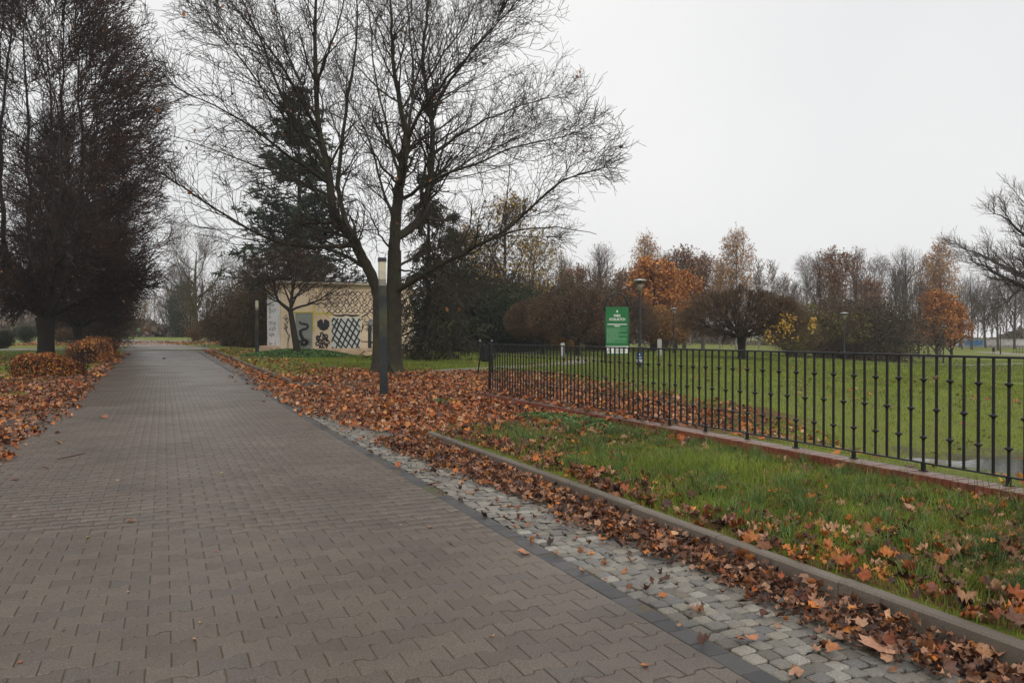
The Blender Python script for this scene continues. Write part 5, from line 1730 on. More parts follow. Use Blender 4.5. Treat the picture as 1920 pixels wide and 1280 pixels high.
# -------------------------------- 6. bare and thinly leaved background trees
def open_tree(seed, H, R, k=(8, 8, 7, 5), trunk_r=.28, bare=.25, upw=.25, ang=(.3, .7), leaf=0.0, leafcols=None, leafsize=.16, mats=('bark_dark', 'twig_grey'), droop=0.0, tw=.012, leader=True, top=1.0, per=1, lite=False, lead=.93):
    rng = np.random.default_rng(seed)
    n = 14
    T = resample([(0, 0, -.2), (rng.uniform(-.3, .3), rng.uniform(-.3, .3), H * .4), (rng.uniform(-.3, .3), rng.uniform(-.3, .3), H * lead)], n, 2)
    TR = trunk_r * np.linspace(1, .07, n) ** .9
    def env(p):
        q = np.clip((p[:, 2] - H * bare) / (H * (1 - bare)), 0, 1.4)
        prof = np.sin(np.clip(q * .80 + .20, 0, 1) * np.pi) ** .6 * (1 if not top else 1) + .02
        return np.maximum(np.hypot(p[:, 0], p[:, 1]) / (R * prof + .15), p[:, 2] / H)
    P1, R1 = kids(T[None], TR[None], k[0], rng, bare, .97, ang, H * .42, .25, .55, 9, upw, .13, .55, .03, .25, env)
    P2, R2 = kids(P1, R1, k[1], rng, .2, .98, (.35, .8), H * .19, .3, .4, 7, upw * .6, .10, .5, .016, .4, env, None, 0, droop * .5)
    P3, R3 = kids(P2, R2, k[2], rng, .15, 1, (.35, .85), H * .10, .35, .3, 5, upw * .3, .12, .6, tw, .6, env, None, 0, droop)
    g = [(P3, R3, 3)]
    PL_ = P3
    if k[3]:
        P4, R4 = kids(P3, R3, k[3], rng, .2, 1, (.35, .85), H * .05, .35, .2, 4, .05, .12, .7, tw * .8, .8, None, None, 0, droop)
        g.append((P4, R4, 3)); PL_ = P4
    print('open', len(P2), len(P3), len(PL_))
    if lite:
        return [('trunk', sweep_all('trunk', [(T[None, ::4], TR[None, ::4], 4), (P1[:, ::2], R1[:, ::2], 3), (P2[:, ::3], R2[:, ::3], 3), (P3[:, ::4], R3[:, ::4], 3)]), None)]
    out = [('trunk', sweep_all('trunk', [(T[None], TR[None], 8)]), M[mats[0]]),
           ('branches', sweep_all('branches', [(P1, R1, 5), (P2, R2, 4)]), M[mats[0]]),
           ('twigs', sweep_all('twigs', g), M[mats[1]])]
    if leaf:
        C = tips(PL_, rng, leaf, per, .08)
        V, F, col = leaf_quads(C, leafsize, rng, leafcols or RUST)
        out.append(('leaves', np_mesh('leaves', V, [F], col), M['leaf']))
    return out

t_bare = open_tree(41, 15, 4.2, (14, 8, 6, 3), .26, .22, .22, (.35, .75), 0, None, .16, ('bark_hazy', 'twig_grey'))
t_bareb = open_tree(42, 14, 3.4, (14, 8, 6, 3), .22, .25, .30, (.25, .6), .10, RUST, .2, ('bark_hazy', 'twig_brown'))
t_birch = open_tree(43, 16, 3.0, (18, 8, 6, 3), .16, .18, .22, (.3, .65), .8, [(.50, .27, .09), (.42, .20, .07), (.56, .33, .13), (.34, .16, .07)], .17, ('bark_birch', 'twig_brown'), .45, .011, per=4)
t_birchb = open_tree(44, 15, 2.8, (18, 8, 6, 3), .15, .18, .25, (.3, .6), .05, RUST, .2, ('bark_birch', 'twig_grey'), .5, .010)
t_rust = open_tree(45, 12, 3.8, (15, 8, 6, 3), .24, .2, .25, (.3, .7), .8, [(.25, .115, .05), (.19, .085, .04), (.30, .145, .06)], .20, ('bark_hazy', 'twig_brown'), per=2)
t_orange = open_tree(46, 11, 5.4, (26, 9, 7, 0), .26, .10, .10, (.5, 1.1), 1.0, [(.50, .20, .040), (.42, .15, .032), (.56, .26, .055), (.34, .125, .03)], .26, ('bark_dark', 'twig_brown'), .1, .012, per=7)
t_yellow = open_tree(47, 12, 4.6, (14, 8, 6, 3), .22, .15, .15, (.4, .9), .55, [(.52, .38, .09), (.42, .29, .08), (.34, .24, .08), (.24, .16, .06)], .19, ('bark_hazy', 'twig_brown'), .05, .010, per=2)
t_far = open_tree(48, 14, 5.0, (12, 7, 5, 0), .24, .18, .22, (.4, .8), .25, [(.13, .10, .08), (.10, .08, .07)], .35, ('bark_dark', 'twig_grey'), 0, .022)

GBK = 'background trees behind the meadow'
bk = [
 (t_yellow, 'yellowing_tree', 'half bare tree with yellow leaves behind the right limbs of the maple', 945, 62, 1.02, .2),
 (t_yellow, 'yellowing_tree', 'half bare yellow leaved tree just left of the grey brown thicket', 1000, 70, .85, 1.6),
 (t_yellow, 'yellowing_tree', 'yellowing tree low between the spruce and the evergreen thicket', 885, 70, .9, 2.6),
 (t_bareb, 'brown_tree', 'reddish bare tree behind the dark low tree with orange leaves', 1052, 84, .72, .4),
 (t_rust, 'brown_tree', 'bushy rust brown tree left of the park board', 1085, 82, .72, 1.4),
 (t_bareb, 'brown_tree', 'bare brown tree with upright twigs above the park board', 1128, 84, .78, 2.1),
 (t_rust, 'brown_tree', 'rust brown bare crown between the park board and the first tall birch', 1165, 88, .72, 3.3),
 (t_birch, 'birch_tree', 'tall narrow birch with rusty leaves above the first disc topped lamp', 1210, 92, .84, .5),
 (t_orange, 'orange_tree', 'broad golden orange tree behind the first disc topped lamp', 1222, 74, .80, .9),
 (t_orange, 'orange_tree', 'lower golden orange tree left of the second disc topped lamp', 1268, 80, .74, 2.9),
 (t_rust, 'brown_tree', 'dark rust crowned tree right of the golden orange trees', 1283, 86, .92, .3),
 (t_rust, 'brown_tree', 'rust crowned forked tree left of the tallest rusty birch', 1318, 88, .88, 1.9),
 (t_birch, 'birch_tree', 'tallest rusty birch above the umbrella shaped tree', 1380, 92, .90, 2.2),
 (t_birch, 'birch_tree', 'smaller rusty birch just left of the tallest birch', 1350, 96, .70, 4.2),
 (t_birchb, 'birch_tree', 'pale bare birch above the right side of the umbrella tree', 1462, 96, .62, .2),
 (t_birchb, 'birch_tree', 'pale slender birch left of the row of bare trees', 1512, 98, .82, 1.2),
 (t_bareb, 'bare_tree', 'bare tree with leaning multiple stems above the yellow green bush', 1540, 94, .82, 2.2),
 (t_rust, 'bare_tree', 'tall dark crowned bare tree above the meadow lamp', 1562, 92, .98, 4.5),
 (t_bareb, 'bare_tree', 'rusty bare tree right of the tall dark crowned one', 1607, 94, .86, 3.4),
 (t_birchb, 'birch_tree', 'pale thin birch above the olive bushes', 1648, 98, .84, 4.4),
 (t_bare, 'bare_tree', 'fan shaped bare tree left of the orange leaved tree', 1700, 92, .82, .6),
 (t_birch, 'birch_tree', 'pointed birch with rusty hanging leaves above the orange leaved tree', 1762, 96, .86, .6),
 (t_orange, 'orange_tree', 'solid orange leaved tree with a short trunk at the right of the meadow', 1757, 92, .72, 1.7),
 (t_orange, 'orange_tree', 'second orange leaved crown merging with the right side of the orange tree', 1785, 95, .62, 3.7),
 (t_bareb, 'bare_tree', 'small bare tree left edge of the orange leaved tree', 1722, 96, .62, 5.0),
 (t_birchb, 'birch_tree', 'pale birch filling the gap right of the tallest rusty birch', 1422, 100, .66, 2.8),
 (t_bareb, 'brown_tree', 'pinkish brown bare tree between the two pale birches', 1488, 102, .62, 3.9),
 (t_rust, 'brown_tree', 'low rusty crowned tree behind the olive bush', 1630, 90, .72, 5.5),
 (t_bareb, 'brown_tree', 'brown bare tree behind the left part of the fan shaped tree', 1680, 96, .76, .9),
 (t_birch, 'birch_tree', 'second rusty birch left of the pointed birch', 1740, 100, .76, 5.6),
 (t_bareb, 'brown_tree', 'brown bare tree between the golden orange tree and the dark rust crown', 1250, 92, .78, 1.1),
]
for i, (p, nm, lb, px, d, s, rz) in enumerate(bk):
    put(p, nm, 'tree', lb, px, d, s * (1.12 if px > 1400 and 'orange' not in nm else 1.06), rz, GBK, s * (.86 if 'birch' in nm else 1.1))
GFR = 'grey bare trees far right before the graffiti wall'
for i, (px, d, s, lb) in enumerate([(1822, 118, .82, 'grey bare tree above the blue graffiti'), (1848, 124, .72, 'grey bare tree just right of the blue graffiti'),
                                    (1872, 116, .78, 'grey bare tree above the distant right lamp'), (1902, 120, .85, 'grey bare tree above the pale graffiti'),
                                    (1935, 118, .8, 'grey bare tree at the right edge of the picture'), (1800, 126, .75, 'grey bare tree behind the right side of the orange tree')]):
    put(t_bare, 'bare_tree', 'tree', lb, px, d, s, i * 1.1, GFR)

# the big oak whose limbs enter from the right edge
def right_oak():
    rng = np.random.default_rng(61)
    Z0 = 60.0
    bx, by = at(1990, Z0); g0 = float(gh(bx, by))
    r = empty('oak_tree', (bx, by, g0 - .2)); tag(r, 'large spreading bare oak reaching in from the right edge', 'tree')
    R_ = np.array([CS, -SN, 0]); Fw = np.array([SN, CS, 0])
    def loc(px, py, d):
        Z = Z0 + d
        return R_ * ((px - 960) / 1440 * Z - (1990 - 960) / 1440 * Z0) + Fw * d + np.array([0, 0, EYE - g0 + .2 + (630 - py) * Z / 1440])
    T = resample([loc(1990, 700, 0), loc(1986, 650, 0), loc(1984, 600, 0), loc(1984, 560, 0)], 10, 1)
    limbs = [([(1984, 562, 0), (1950, 548, -.5), (1915, 538, -1), (1880, 520, -1.5), (1850, 500, -2), (1815, 485, -2.5)], .28, .04),
             ([(1984, 555, 0), (1945, 530, .5), (1905, 510, 1), (1870, 495, 1.5), (1835, 475, 2), (1800, 465, 2.5)], .24, .03),
             ([(1984, 550, 0), (1960, 500, -.5), (1935, 455, -1), (1910, 430, -1.5), (1880, 405, -2), (1862, 400, -2.2)], .26, .03),
             ([(1984, 545, 0), (1975, 480, .5), (1960, 430, 1), (1935, 395, 1.5), (1910, 375, 2)], .26, .03),
             ([(1986, 560, 0), (2030, 520, 0), (2080, 480, 0), (2130, 450, 0)], .26, .04),
             ([(1985, 550, 0), (2000, 470, 2), (2010, 400, 3), (2015, 330, 4)], .26, .04),
             ([(1915, 538, -1), (1895, 560, -2), (1870, 575, -3), (1850, 600, -3.6)], .09, .02),
             ([(1984, 560, 0), (1960, 530, -3), (1930, 500, -5), (1900, 480, -7)], .2, .03)]
    P0 = np.array([resample([loc(*p) for p in l[0]], 12, 2) for l in limbs]); R0 = np.array([np.linspace(l[1], l[2], 12) for l in limbs])
    P0[:, 1:] += rng.normal(0, .05, P0[:, 1:].shape)
    oc = loc(1984, 570, 0)
    P1, R1 = kids(P0, R0, 13, rng, .2, .98, (.4, .9), 2.3, .3, .4, 8, .06, .12, .5, .03, .35, None, oc, .35)
    P2, R2 = kids(P1, R1, 8, rng, .15, .98, (.4, .9), 1.35, .35, .4, 6, .04, .14, .55, .017, .5, None, oc, .3)
    P3, R3 = kids(P2, R2, 6, rng, .15, 1, (.4, .9), .65, .35, .3, 4, .03, .14, .7, .011, .7, None, oc, .3)
    link('trunk', sweep_all('trunk', [(T[None], np.linspace(.62, .42, 10)[None], 12)]), M['bark_dark'], r)
    link('limbs', sweep_all('limbs', [(P0, R0, 8), (P1, R1, 5)]), M['bark_dark'], r)
    link('twigs', sweep_all('twigs', [(P2, R2, 3), (P3, R3, 3)]), M['twig_grey'], r)
right_oak()

# gnarled trees at the far end of the road
t_gnarl = open_tree(71, 16, 8.5, (13, 9, 6, 4), .45, .16, .17, (.8, 1.3), 0, None, .1, ('bark_green', 'twig_grey'), 0, .014, lead=.72)
GE = 'bare trees at the far end of the road'
put(t_gnarl, 'gnarled_tree', 'tree', 'bare gnarled tree with a green mossy trunk beside the far road sign', 367, 97, .98, .3, GE)
put(t_gnarl, 'gnarled_tree', 'tree', 'bare gnarled tree rising behind the dense brown shrubs', 462, 92, .74, 2.0, GE)
put(t_gnarl, 'gnarled_tree', 'tree', 'bare gnarled tree left of the green trunked one', 322, 142, .9, 4.0, GE)
put(t_yellow, 'yellowing_tree', 'tree', 'small yellow leaved tree at the left side of the far end of the road', 250, 104, .56, .3)
# olive shrubs behind the left hedge
put(b_brown, 'brown_shrub', 'shrub', 'dark shrub with splayed stems behind the clipped orange hedge', 188, 64, .95, .4)
put(b_brown, 'brown_shrub', 'shrub', 'dark shrub at the far left corner of the crossing', 207, 80, 1.0, 1.4, None, .7)
put(b_green, 'rhododendron', 'bush', 'small dark green bush on the lawn at the left edge', 6, 60, .35, .4)
put(b_green, 'rhododendron', 'bush', 'low green bush on the bank beyond the crossing road', 50, 84, .42, 1.4)
put(b_orange, 'orange_shrub', 'shrub', 'low rusty bank planting beyond the crossing road under the silver car', 118, 86, .45, .4, None, .9)
put(b_orange, 'orange_shrub', 'shrub', 'low yellow and rust planting behind the walking person', 285, 140, .5, 1.4, None, 1.3)
put(b_orange, 'orange_shrub', 'shrub', 'low rusty planting at the end of the road left of the walking person', 305, 142, .42, 2.4, None, 1.4)

# far-off wood that reads as one grey mass
def far_wood():
    rng = np.random.default_rng(81)
    # vertices of one simplified far tree repeated inside a single mesh
    T = open_tree(82, 15, 5.2, (10, 5, 5, 0), .20, .1, .2, (.4, .9), 0, None, .3, ('bark_dark', 'twig_grey'), 0, .05, lite=True)
    Vs, Fs, base = [], [], 0
    src = []
    for nm, me, m in T[:3]:
        v = np.zeros(len(me.vertices) * 3, np.float32); me.vertices.foreach_get('co', v)
        f = np.zeros(len(me.loops), np.int32); me.loops.foreach_get('vertex_index', f)
        src.append((v.reshape(-1, 3), f.reshape(-1, 4)))
    spots = []
    for px in np.arange(-60, 360, 11.0): spots.append((px, rng.uniform(165, 250), rng.uniform(.75, 1.15)))
    for px in np.arange(355, 1060, 40.0): spots.append((px, rng.uniform(130, 200), rng.uniform(.7, 1.0)))
    for px in np.arange(1060, 1800, 26.0): spots.append((px, rng.uniform(118, 150), rng.uniform(.78, 1.02)))
    for px in np.arange(1790, 2040, 14.0): spots.append((px, rng.uniform(140, 200), rng.uniform(.7, .95)))
    for px, d, s in spots:
        x, y = at(px, d); a = rng.uniform(0, 6.3); c, sn = math.cos(a), math.sin(a)
        z = float(gh(x, y)) - .3
        for v, f in src:
            q = v * s
            w = np.stack([q[:, 0] * c - q[:, 1] * sn + x, q[:, 0] * sn + q[:, 1] * c + y, q[:, 2] + z], 1)
            Vs.append(w); Fs.append(f + base); base += len(w)
    me = np_mesh('far_wood', np.concatenate(Vs), [np.concatenate(Fs)])
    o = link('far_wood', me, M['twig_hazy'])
    tag(o, 'grey distant belt of bare trees along the whole horizon', 'woodland', None, 'stuff')
    # undergrowth of the wood
    n = 26000
    px = rng.uniform(-80, 2050, n); d = rng.uniform(135, 190, n)
    X = (px - 960) / 1440 * d
    x = X * CS + d * SN; y = -X * SN + d * CS
    h = (2.6 + 1.6 * np.sin(px * .03) + 1.1 * np.sin(px * .011 + 2)) * rng.random(n) ** .8
    C = np.c_[x, y, gh(x, y) + np.abs(h)]
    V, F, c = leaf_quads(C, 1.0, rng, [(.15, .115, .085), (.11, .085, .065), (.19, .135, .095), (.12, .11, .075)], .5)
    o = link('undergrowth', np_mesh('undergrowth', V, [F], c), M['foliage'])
    tag(o, 'low brown undergrowth at the foot of the distant wood', 'undergrowth', None, 'stuff')
far_wood()

# ------------------------------------------------------------------ fallen leaves
LEAFCOLS = np.array([(.50, .165, .035), (.43, .125, .028), (.55, .22, .055), (.33, .085, .022), (.27, .075, .03), (.48, .26, .14), (.52, .30, .17), (.17, .06, .035), (.10, .038, .025), (.50, .29, .06)])
DULLCOLS = np.array([(.20, .095, .055), (.13, .06, .038), (.085, .042, .030), (.30, .16, .10), (.055, .028, .022), (.36, .20, .12), (.24, .10, .045), (.40, .15, .045)])

def maple_outline():
    pts = []
    # stem notch, then five pointed lobes
    spec = [(-90, .30), (-66, .62), (-46, .58), (-30, .86), (-16, .74), (0, 1.0), (12, .84), (24, .72), (42, 1.04), (54, .88), (66, .76), (80, 1.02), (90, 1.16)]
    for a, r in spec: pts.append((r * math.cos(math.radians(a)), r * math.sin(math.radians(a))))
    for a, r in reversed(spec[1:-1]): pts.append((-r * math.cos(math.radians(a)), r * math.sin(math.radians(a))))
    return np.array(pts) * .5
MAPLE = maple_outline()
SIMPLE = np.array([(0, -.42), (.42, -.2), (.30, .05), (.50, .28), (.18, .30), (0, .60), (-.18, .30), (-.50, .28), (-.30, .05), (-.42, -.2)])

def leaf_templates(outline, k, rng, curl=.55):
    T = []
    for _ in range(k):
        P = outline * rng.uniform(.85, 1.1, 2)
        r = np.hypot(P[:, 0], P[:, 1])
        fold = rng.uniform(-.2, .7); cu = rng.uniform(-.1, curl)
        a = rng.uniform(0, 6.3)
        z = fold * np.abs(P[:, 0]) * .8 + cu * r ** 2 + .10 * np.sin(3 * np.arctan2(P[:, 1], P[:, 0]) + a) * r + .22 * curl * (P[:, 0] * math.cos(a) + P[:, 1] * math.sin(a)) * r
        z = z + rng.normal(0, .13 * curl, len(z))
        V = np.vstack([[[0, 0, -.06 * curl]], np.c_[P * (1 - .25 * abs(cu)) * rng.uniform(.85, 1.1, (len(P), 1)), z]])
        T.append(V)
    n = len(outline)
    F = np.array([(0, 1 + i, 1 + (i + 1) % n) for i in range(n)])
    return T, F

def scatter_leaf_mesh(name, x, y, size, rng, outline, cols, lift, tilt=.35, k=10, curl=.55, zf=None):
    T, F = leaf_templates(outline, k, rng, curl)
    N = len(x); m = len(T[0])
    T = np.array(T)
    V = T[rng.integers(0, k, N)] * size[:, None, None]
    yaw = rng.uniform(0, 6.283, N); tx = rng.normal(0, tilt, N); ty = rng.normal(0, tilt * .6, N)
    c, s = np.cos(tx), np.sin(tx)
    Y = V[:, :, 1] * c[:, None] - V[:, :, 2] * s[:, None]; Zz = V[:, :, 1] * s[:, None] + V[:, :, 2] * c[:, None]
    X = V[:, :, 0]
    c, s = np.cos(ty), np.sin(ty)
    X, Zz = X * c[:, None] + Zz * s[:, None], -X * s[:, None] + Zz * c[:, None]
    c, s = np.cos(yaw), np.sin(yaw)
    X, Y = X * c[:, None] - Y * s[:, None], X * s[:, None] + Y * c[:, None]
    Zz = Zz - Zz.min(1, keepdims=True)
    g = (zf or surf)(x, y)
    P = np.stack([X + x[:, None], Y + y[:, None], Zz + g[:, None] + lift[:, None]], 2).reshape(-1, 3)
    FF = (F[None] + np.arange(N)[:, None, None] * m).reshape(-1, 3)
    ci = rng.integers(0, len(cols[0]), N)
    col = np.where(rng.random(N)[:, None] < cols[2], cols[0][ci], cols[1][rng.integers(0, len(cols[1]), N)]) * rng.uniform(.7, 1.25, (N, 1))
    return np_mesh(name, P, [FF], np.repeat(col, m, 0))

def surf(x, y):
    """top of whatever lies at this spot"""
    x = np.asarray(x, float); y = np.asarray(y, float)
    z = gh(x, y)
    kerb = (x > 3.268) & (x < 3.35) & ((y < 9.6) | (y > 22.6))
    z = np.where(kerb, gz(x, y) + .09, z)
    onroad = (x > ROAD_L) & (x < 3.268)
    z = np.where(onroad & (x > 2.4), z - .008 - .034 * np.clip((x - 2.4) / .7, 0, 1), z)
    bumpy = .025 * pnoise(x, y, 1.7, 3) + .02 * pnoise(x, y, .5, 7)
    nw = np.exp(-((x - 6.4) / .35) ** 2)
    z = z + np.where(onroad | kerb, 0, bumpy * (1 - .8 * nw))
    wall = (np.abs(x - 6.385 - (4.73 - y) * -.01) < .13) & (y > 2.4) & (y < 15.9)
    return np.where(wall, .128, z)

def sample_leaves(x0, x1, y0, y1, dmax, rng, frac=1.0, mask=None):
    n = rng.poisson((x1 - x0) * (y1 - y0) * dmax * frac)
    x = rng.uniform(x0, x1, n); y = rng.uniform(y0, y1, n)
    keep = rng.random(n) < leaf_density(x, y) / dmax
    X, Z = cam_xz(x, y)
    keep &= (Z > .6) & (np.abs(X) < .72 * Z + .4)
    if mask is not None: keep &= mask(x, y)
    return x[keep], y[keep]

def litter():
    rng = np.random.default_rng(91)
    def emit(name, x, y, big, cols, outline, label, sizes=(.055, .13), lift_s=.022, tilt=.38, curl=.55):
        N = len(x)
        if not N: return
        dens = np.clip(leaf_density(x, y) / 120, 0, 1.6)
        lift = rng.random(N) ** 1.5 * lift_s * dens + .003
        size = rng.uniform(sizes[0], sizes[1], N)
        me = scatter_leaf_mesh(name, x, y, size, rng, outline, cols, lift, tilt, 14, curl)
        o = link(name, me, M['leaf']); tag(o, label, 'fallen leaves', None, 'stuff')
        print(name, N)
    near_verge = lambda a, b: (a > 3.27) & (a < 6.2) & (b < 10)
    # gutter: dull, shredded
    x, y = sample_leaves(2.15, 3.27, 1.0, 10.2, 260, rng, 5.0)
    emit('gutter_leaves', x, y, 0, (LEAFCOLS[:9], DULLCOLS, .13), SIMPLE, 'dull brown shredded leaves piled in the gutter against the kerb', (.026, .082), .048, .55, .9)
    # verge
    x, y = sample_leaves(3.27, 6.6, 1.0, 10.2, 150, rng, 1.25)
    emit('verge_leaves', x, y, 0, (LEAFCOLS[:9], DULLCOLS, .5), MAPLE, 'maple leaves scattered in the long grass between kerb and brick wall', (.055, .12), .06, .5, .9)
    # junction and behind the railing
    x, y = sample_leaves(1.8, 12.0, 10.2, 20.0, 150, rng, 1.35)
    emit('junction_leaves', x, y, 0, (LEAFCOLS[:9], DULLCOLS, .66), SIMPLE, 'thick carpet of orange leaves around the tall lamp post', (.055, .12), .05, .5, .8)
    x, y = sample_leaves(1.8, 15.0, 20.0, 31.0, 150, rng, 1.0)
    emit('far_carpet_leaves', x, y, 0, (LEAFCOLS[:9], DULLCOLS, .7), SIMPLE, 'orange leaves around the foot of the big maple', (.07, .14), .05, .45, .8)
    x, y = sample_leaves(2.3, 6.2, 31.0, 62.0, 100, rng, .7)
    emit('far_gutter_leaves', x, y, 0, (LEAFCOLS, DULLCOLS, .5), SIMPLE, 'brown leaves along the far kerb on the right of the road', (.10, .19), .03, .35)
    x, y = sample_leaves(-11, -1.0, 4.0, 27.0, 130, rng, 1.4)
    emit('left_leaves', x, y, 0, (LEAFCOLS[:9], DULLCOLS, .45), SIMPLE, 'orange and brown leaves covering the ground left of the road', (.06, .13), .04, .45, .8)
    x, y = sample_leaves(-10, -1.2, 27.0, 56.0, 130, rng, .6)
    emit('left_gutter_leaves', x, y, 0, (LEAFCOLS, DULLCOLS, .6), SIMPLE, 'leaves along the left kerb below the orange hedge', (.10, .19), .03, .35)
    x, y = sample_leaves(6.6, 30.0, 1.0, 45.0, 9.0, rng, 1.0, lambda a, b: ~((a < 15) & (b > 10.2) & (b < 31)))
    emit('meadow_leaves', x, y, 0, (LEAFCOLS, DULLCOLS, .6), SIMPLE, 'few brown leaves lying in the meadow grass', (.09, .16), .03, .4)
    x, y = sample_leaves(-13, 6, 76.0, 99.0, 11, rng, 1.0)
    emit('drift_leaves', x, y, 0, (LEAFCOLS, DULLCOLS, .7), SIMPLE, 'leaves drifted across the far end of the road', (.12, .22), .03, .35)
    # small yellow and brown bits on the paving
    n = 260
    x = rng.uniform(-2.3, 2.1, n); y = rng.uniform(2, 30, n) ** 1
    emit('paving_crumbs', x, y, 0, (np.array([(.55, .38, .12), (.5, .3, .16), (.3, .1, .04)]), DULLCOLS, .6), SIMPLE, 'tiny leaf crumbs and seeds lying on the paving', (.008, .030), .0, .1, .3)
litter()

# single leaves one can pick out
def single_leaves():
    rng = np.random.default_rng(17)
    T, F = leaf_templates(MAPLE, 8, rng, .8)
    mes = []
    for ti, V in enumerate(T):
        for cc in ((.47, .20, .09), (.40, .14, .04), (.30, .15, .10)):
            mes.append((V, cc))
    def leaf_obj(x, y, z, size, V, col, rot, name='maple_leaf', parent=None):
        N = len(V)
        me = np_mesh(name, V * size, [F], np.array([col]) * np.ones((N, 1)))
        # stalk
        return link(name, me, M['leaf'], parent, (x, y, z), rot)
    def ground_pt(px, py, z0=0.0):
        Z = (EYE - z0) * 1440 / (py - 630)
        return at(px, Z)
    spec = [
        (983, 1038, .105, (.47, .21, .11), 'lone curled orange leaf lying on the paving just left of the dark border blocks'),
        (1209, 1251, .045, (.42, .15, .04), 'tiny orange leaf on the paving nearest to the bottom edge'),
        (1412, 1202, .075, (.48, .20, .10), 'small pale orange leaf on the cobbles in the middle of the bottom right'),
        (1560, 1223, .10, (.40, .16, .06), 'orange leaf on the cobbles left of the biggest leaf'),
        (1645, 1219, .19, (.46, .24, .15), 'big flat pale brown maple leaf lying across cobbles near the bottom right'),
        (1825, 1230, .20, (.40, .20, .10), 'large brown maple leaf on the gutter leaves by the kerb at the bottom right'),
        (847, 892, .10, (.42, .16, .04), 'orange leaf standing up on the cobbles beside the missing border blocks'),
        (1045, 965, .11, (.44, .16, .04), 'bright orange leaf at the edge of the gutter leaves on the cobbles'),
        (245, 978, .075, (.34, .12, .06), 'reddish leaf lying alone on the left part of the paving'),
        (26, 900, .08, (.30, .11, .05), 'small red brown leaf on the paving at the left edge'),
        (309, 679, .30, (.09, .05, .03), 'dark clump of leaves lying in the middle of the distant road'),
        (195, 784, .16, (.30, .12, .05), 'brown leaf on the paving at the edge of the left leaf carpet'),
        (806, 990, .045, (.46, .24, .10), 'tiny orange leaf among the dark jointed blocks'),
        (440, 720, .14, (.3, .12, .05), 'brown leaf on the distant paving near the right border'),
    ]
    TF, _ = leaf_templates(MAPLE, 8, rng, .22)
    for i, (px, py, s, c, lb) in enumerate(spec):
        x, y = ground_pt(px, py)
        o = leaf_obj(x, y, float(gz(x, y)) + .008, s * 1.05, TF[i % 8], c, (rng.normal(0, .10), rng.normal(0, .10), rng.uniform(0, 6.3)))
        tag(o, lb, 'leaf')
    # leaf caught on a collar of the railing
    y = 15.35 - .1335 * 79
    V = T[2]
    o = leaf_obj(6.445, 4.80, .995, .09, T[3], (.42, .30, .20), (.3, .5, 1.0)); tag(o, 'pale leaf caught on an upper collar of the railing near the right', 'leaf')
    # the largest leaves of the verge, each a piece of its own
    x, y = sample_leaves(3.4, 6.1, 1.4, 6.0, 150, rng, .32)
    for k in range(min(len(x), 190)):
        j = rng.integers(0, 8)
        V = T[j]; c = (LEAFCOLS[:9] if rng.random() < .55 else DULLCOLS)
        cc = c[rng.integers(0, len(c))] * rng.uniform(.8, 1.25)
        leaf_obj(x[k], y[k], float(surf(x[k], y[k])) + rng.uniform(.01, .075), rng.uniform(.07, .13), V, cc, (rng.normal(0, .45), rng.normal(0, .4), rng.uniform(0, 6.3)), 'maple_leaf', VERGE)
VERGE = empty('leafy_verge', (0, 0, 0)); tag(VERGE, kind='structure')
single_leaves()

def sticks():
    def pt(px, py): return at(px, EYE * 1440 / (py - 630))
    for i, (a, b, r, lb) in enumerate([((106, 862), (163, 850), .006, 'thin red brown stick lying on the paving at the left'),
                                       ((78, 877), (92, 879), .005, 'short dark stick on the paving left of the red brown stick'),
                                       ((800, 910), (830, 905), .007, 'dark twig lying where the border blocks are missing')]):
        p, q = pt(*a), pt(*b)
        m = [(p[0] * (1 - t) + q[0] * t + .01 * math.sin(t * 5), p[1] * (1 - t) + q[1] * t + .015 * math.sin(t * 4), r + .002) for t in np.linspace(0, 1, 7)]
        tag(MB().tube(m, [r * .6, r, r, r, r * .9, r * .8, r * .5], 6).build('stick', M['wood']), lb, 'stick')
sticks()

# ------------------------------------------------------------------ grass
GCOL = np.array([(.13, .20, .018), (.175, .245, .024), (.095, .16, .016), (.22, .265, .034), (.27, .275, .046), (.15, .225, .026)])
GWET = np.array([(.075, .145, .03), (.10, .185, .045), (.14, .22, .065), (.06, .12, .024)])
def blades(name, x, y, h, w, rng, cols, label, lean=.5, seg2=True, z=None):
    N = len(x)
    z = surf(x, y) - .012 if z is None else z
    yaw = rng.uniform(0, 6.283, N); ld = rng.uniform(0, 6.283, N)
    ln = rng.uniform(.1, 1, N) * lean * h
    sx, sy = np.cos(yaw) * w / 2, np.sin(yaw) * w / 2
    lx, ly = np.cos(ld) * ln, np.sin(ld) * ln
    B = np.stack([x, y, z], 1)
    S = np.stack([sx, sy, np.zeros(N)], 1)
    mid = B + np.stack([lx * .30, ly * .30, h * .62], 1)
    tip = B + np.stack([lx, ly, h * np.where(ln > .5 * h, .82, 1.0)], 1)
    if seg2:
        V = np.stack([B - S, B + S, mid + S * .8, mid - S * .8, tip], 1).reshape(-1, 3)
        b = np.arange(N)[:, None] * 5
        F4 = b + np.array([[0, 1, 2, 3]]); F3 = b + np.array([[3, 2, 4]]); m = 5
        faces = [F4, F3]
    else:
        V = np.stack([B - S, B + S, tip], 1).reshape(-1, 3); m = 3
        faces = [np.arange(N * 3).reshape(-1, 3)]
    c = cols[rng.integers(0, len(cols), N)] * rng.uniform(.75, 1.35, (N, 1)) * (1.0 + .32 * pnoise(x, y, 1.9, 6) + .22 * pnoise(x, y, .45, 2))[:, None].clip(.5, 1.5)
    dead = rng.random(N) < .09
    c[dead] = np.array([.24, .19, .085]) * rng.uniform(.7, 1.3, (dead.sum(), 1))
    o = link(name, np_mesh(name, V, faces, np.repeat(c, m, 0)), M['grass'])
    tag(o, label, 'grass', None, 'stuff')
    print(name, N)

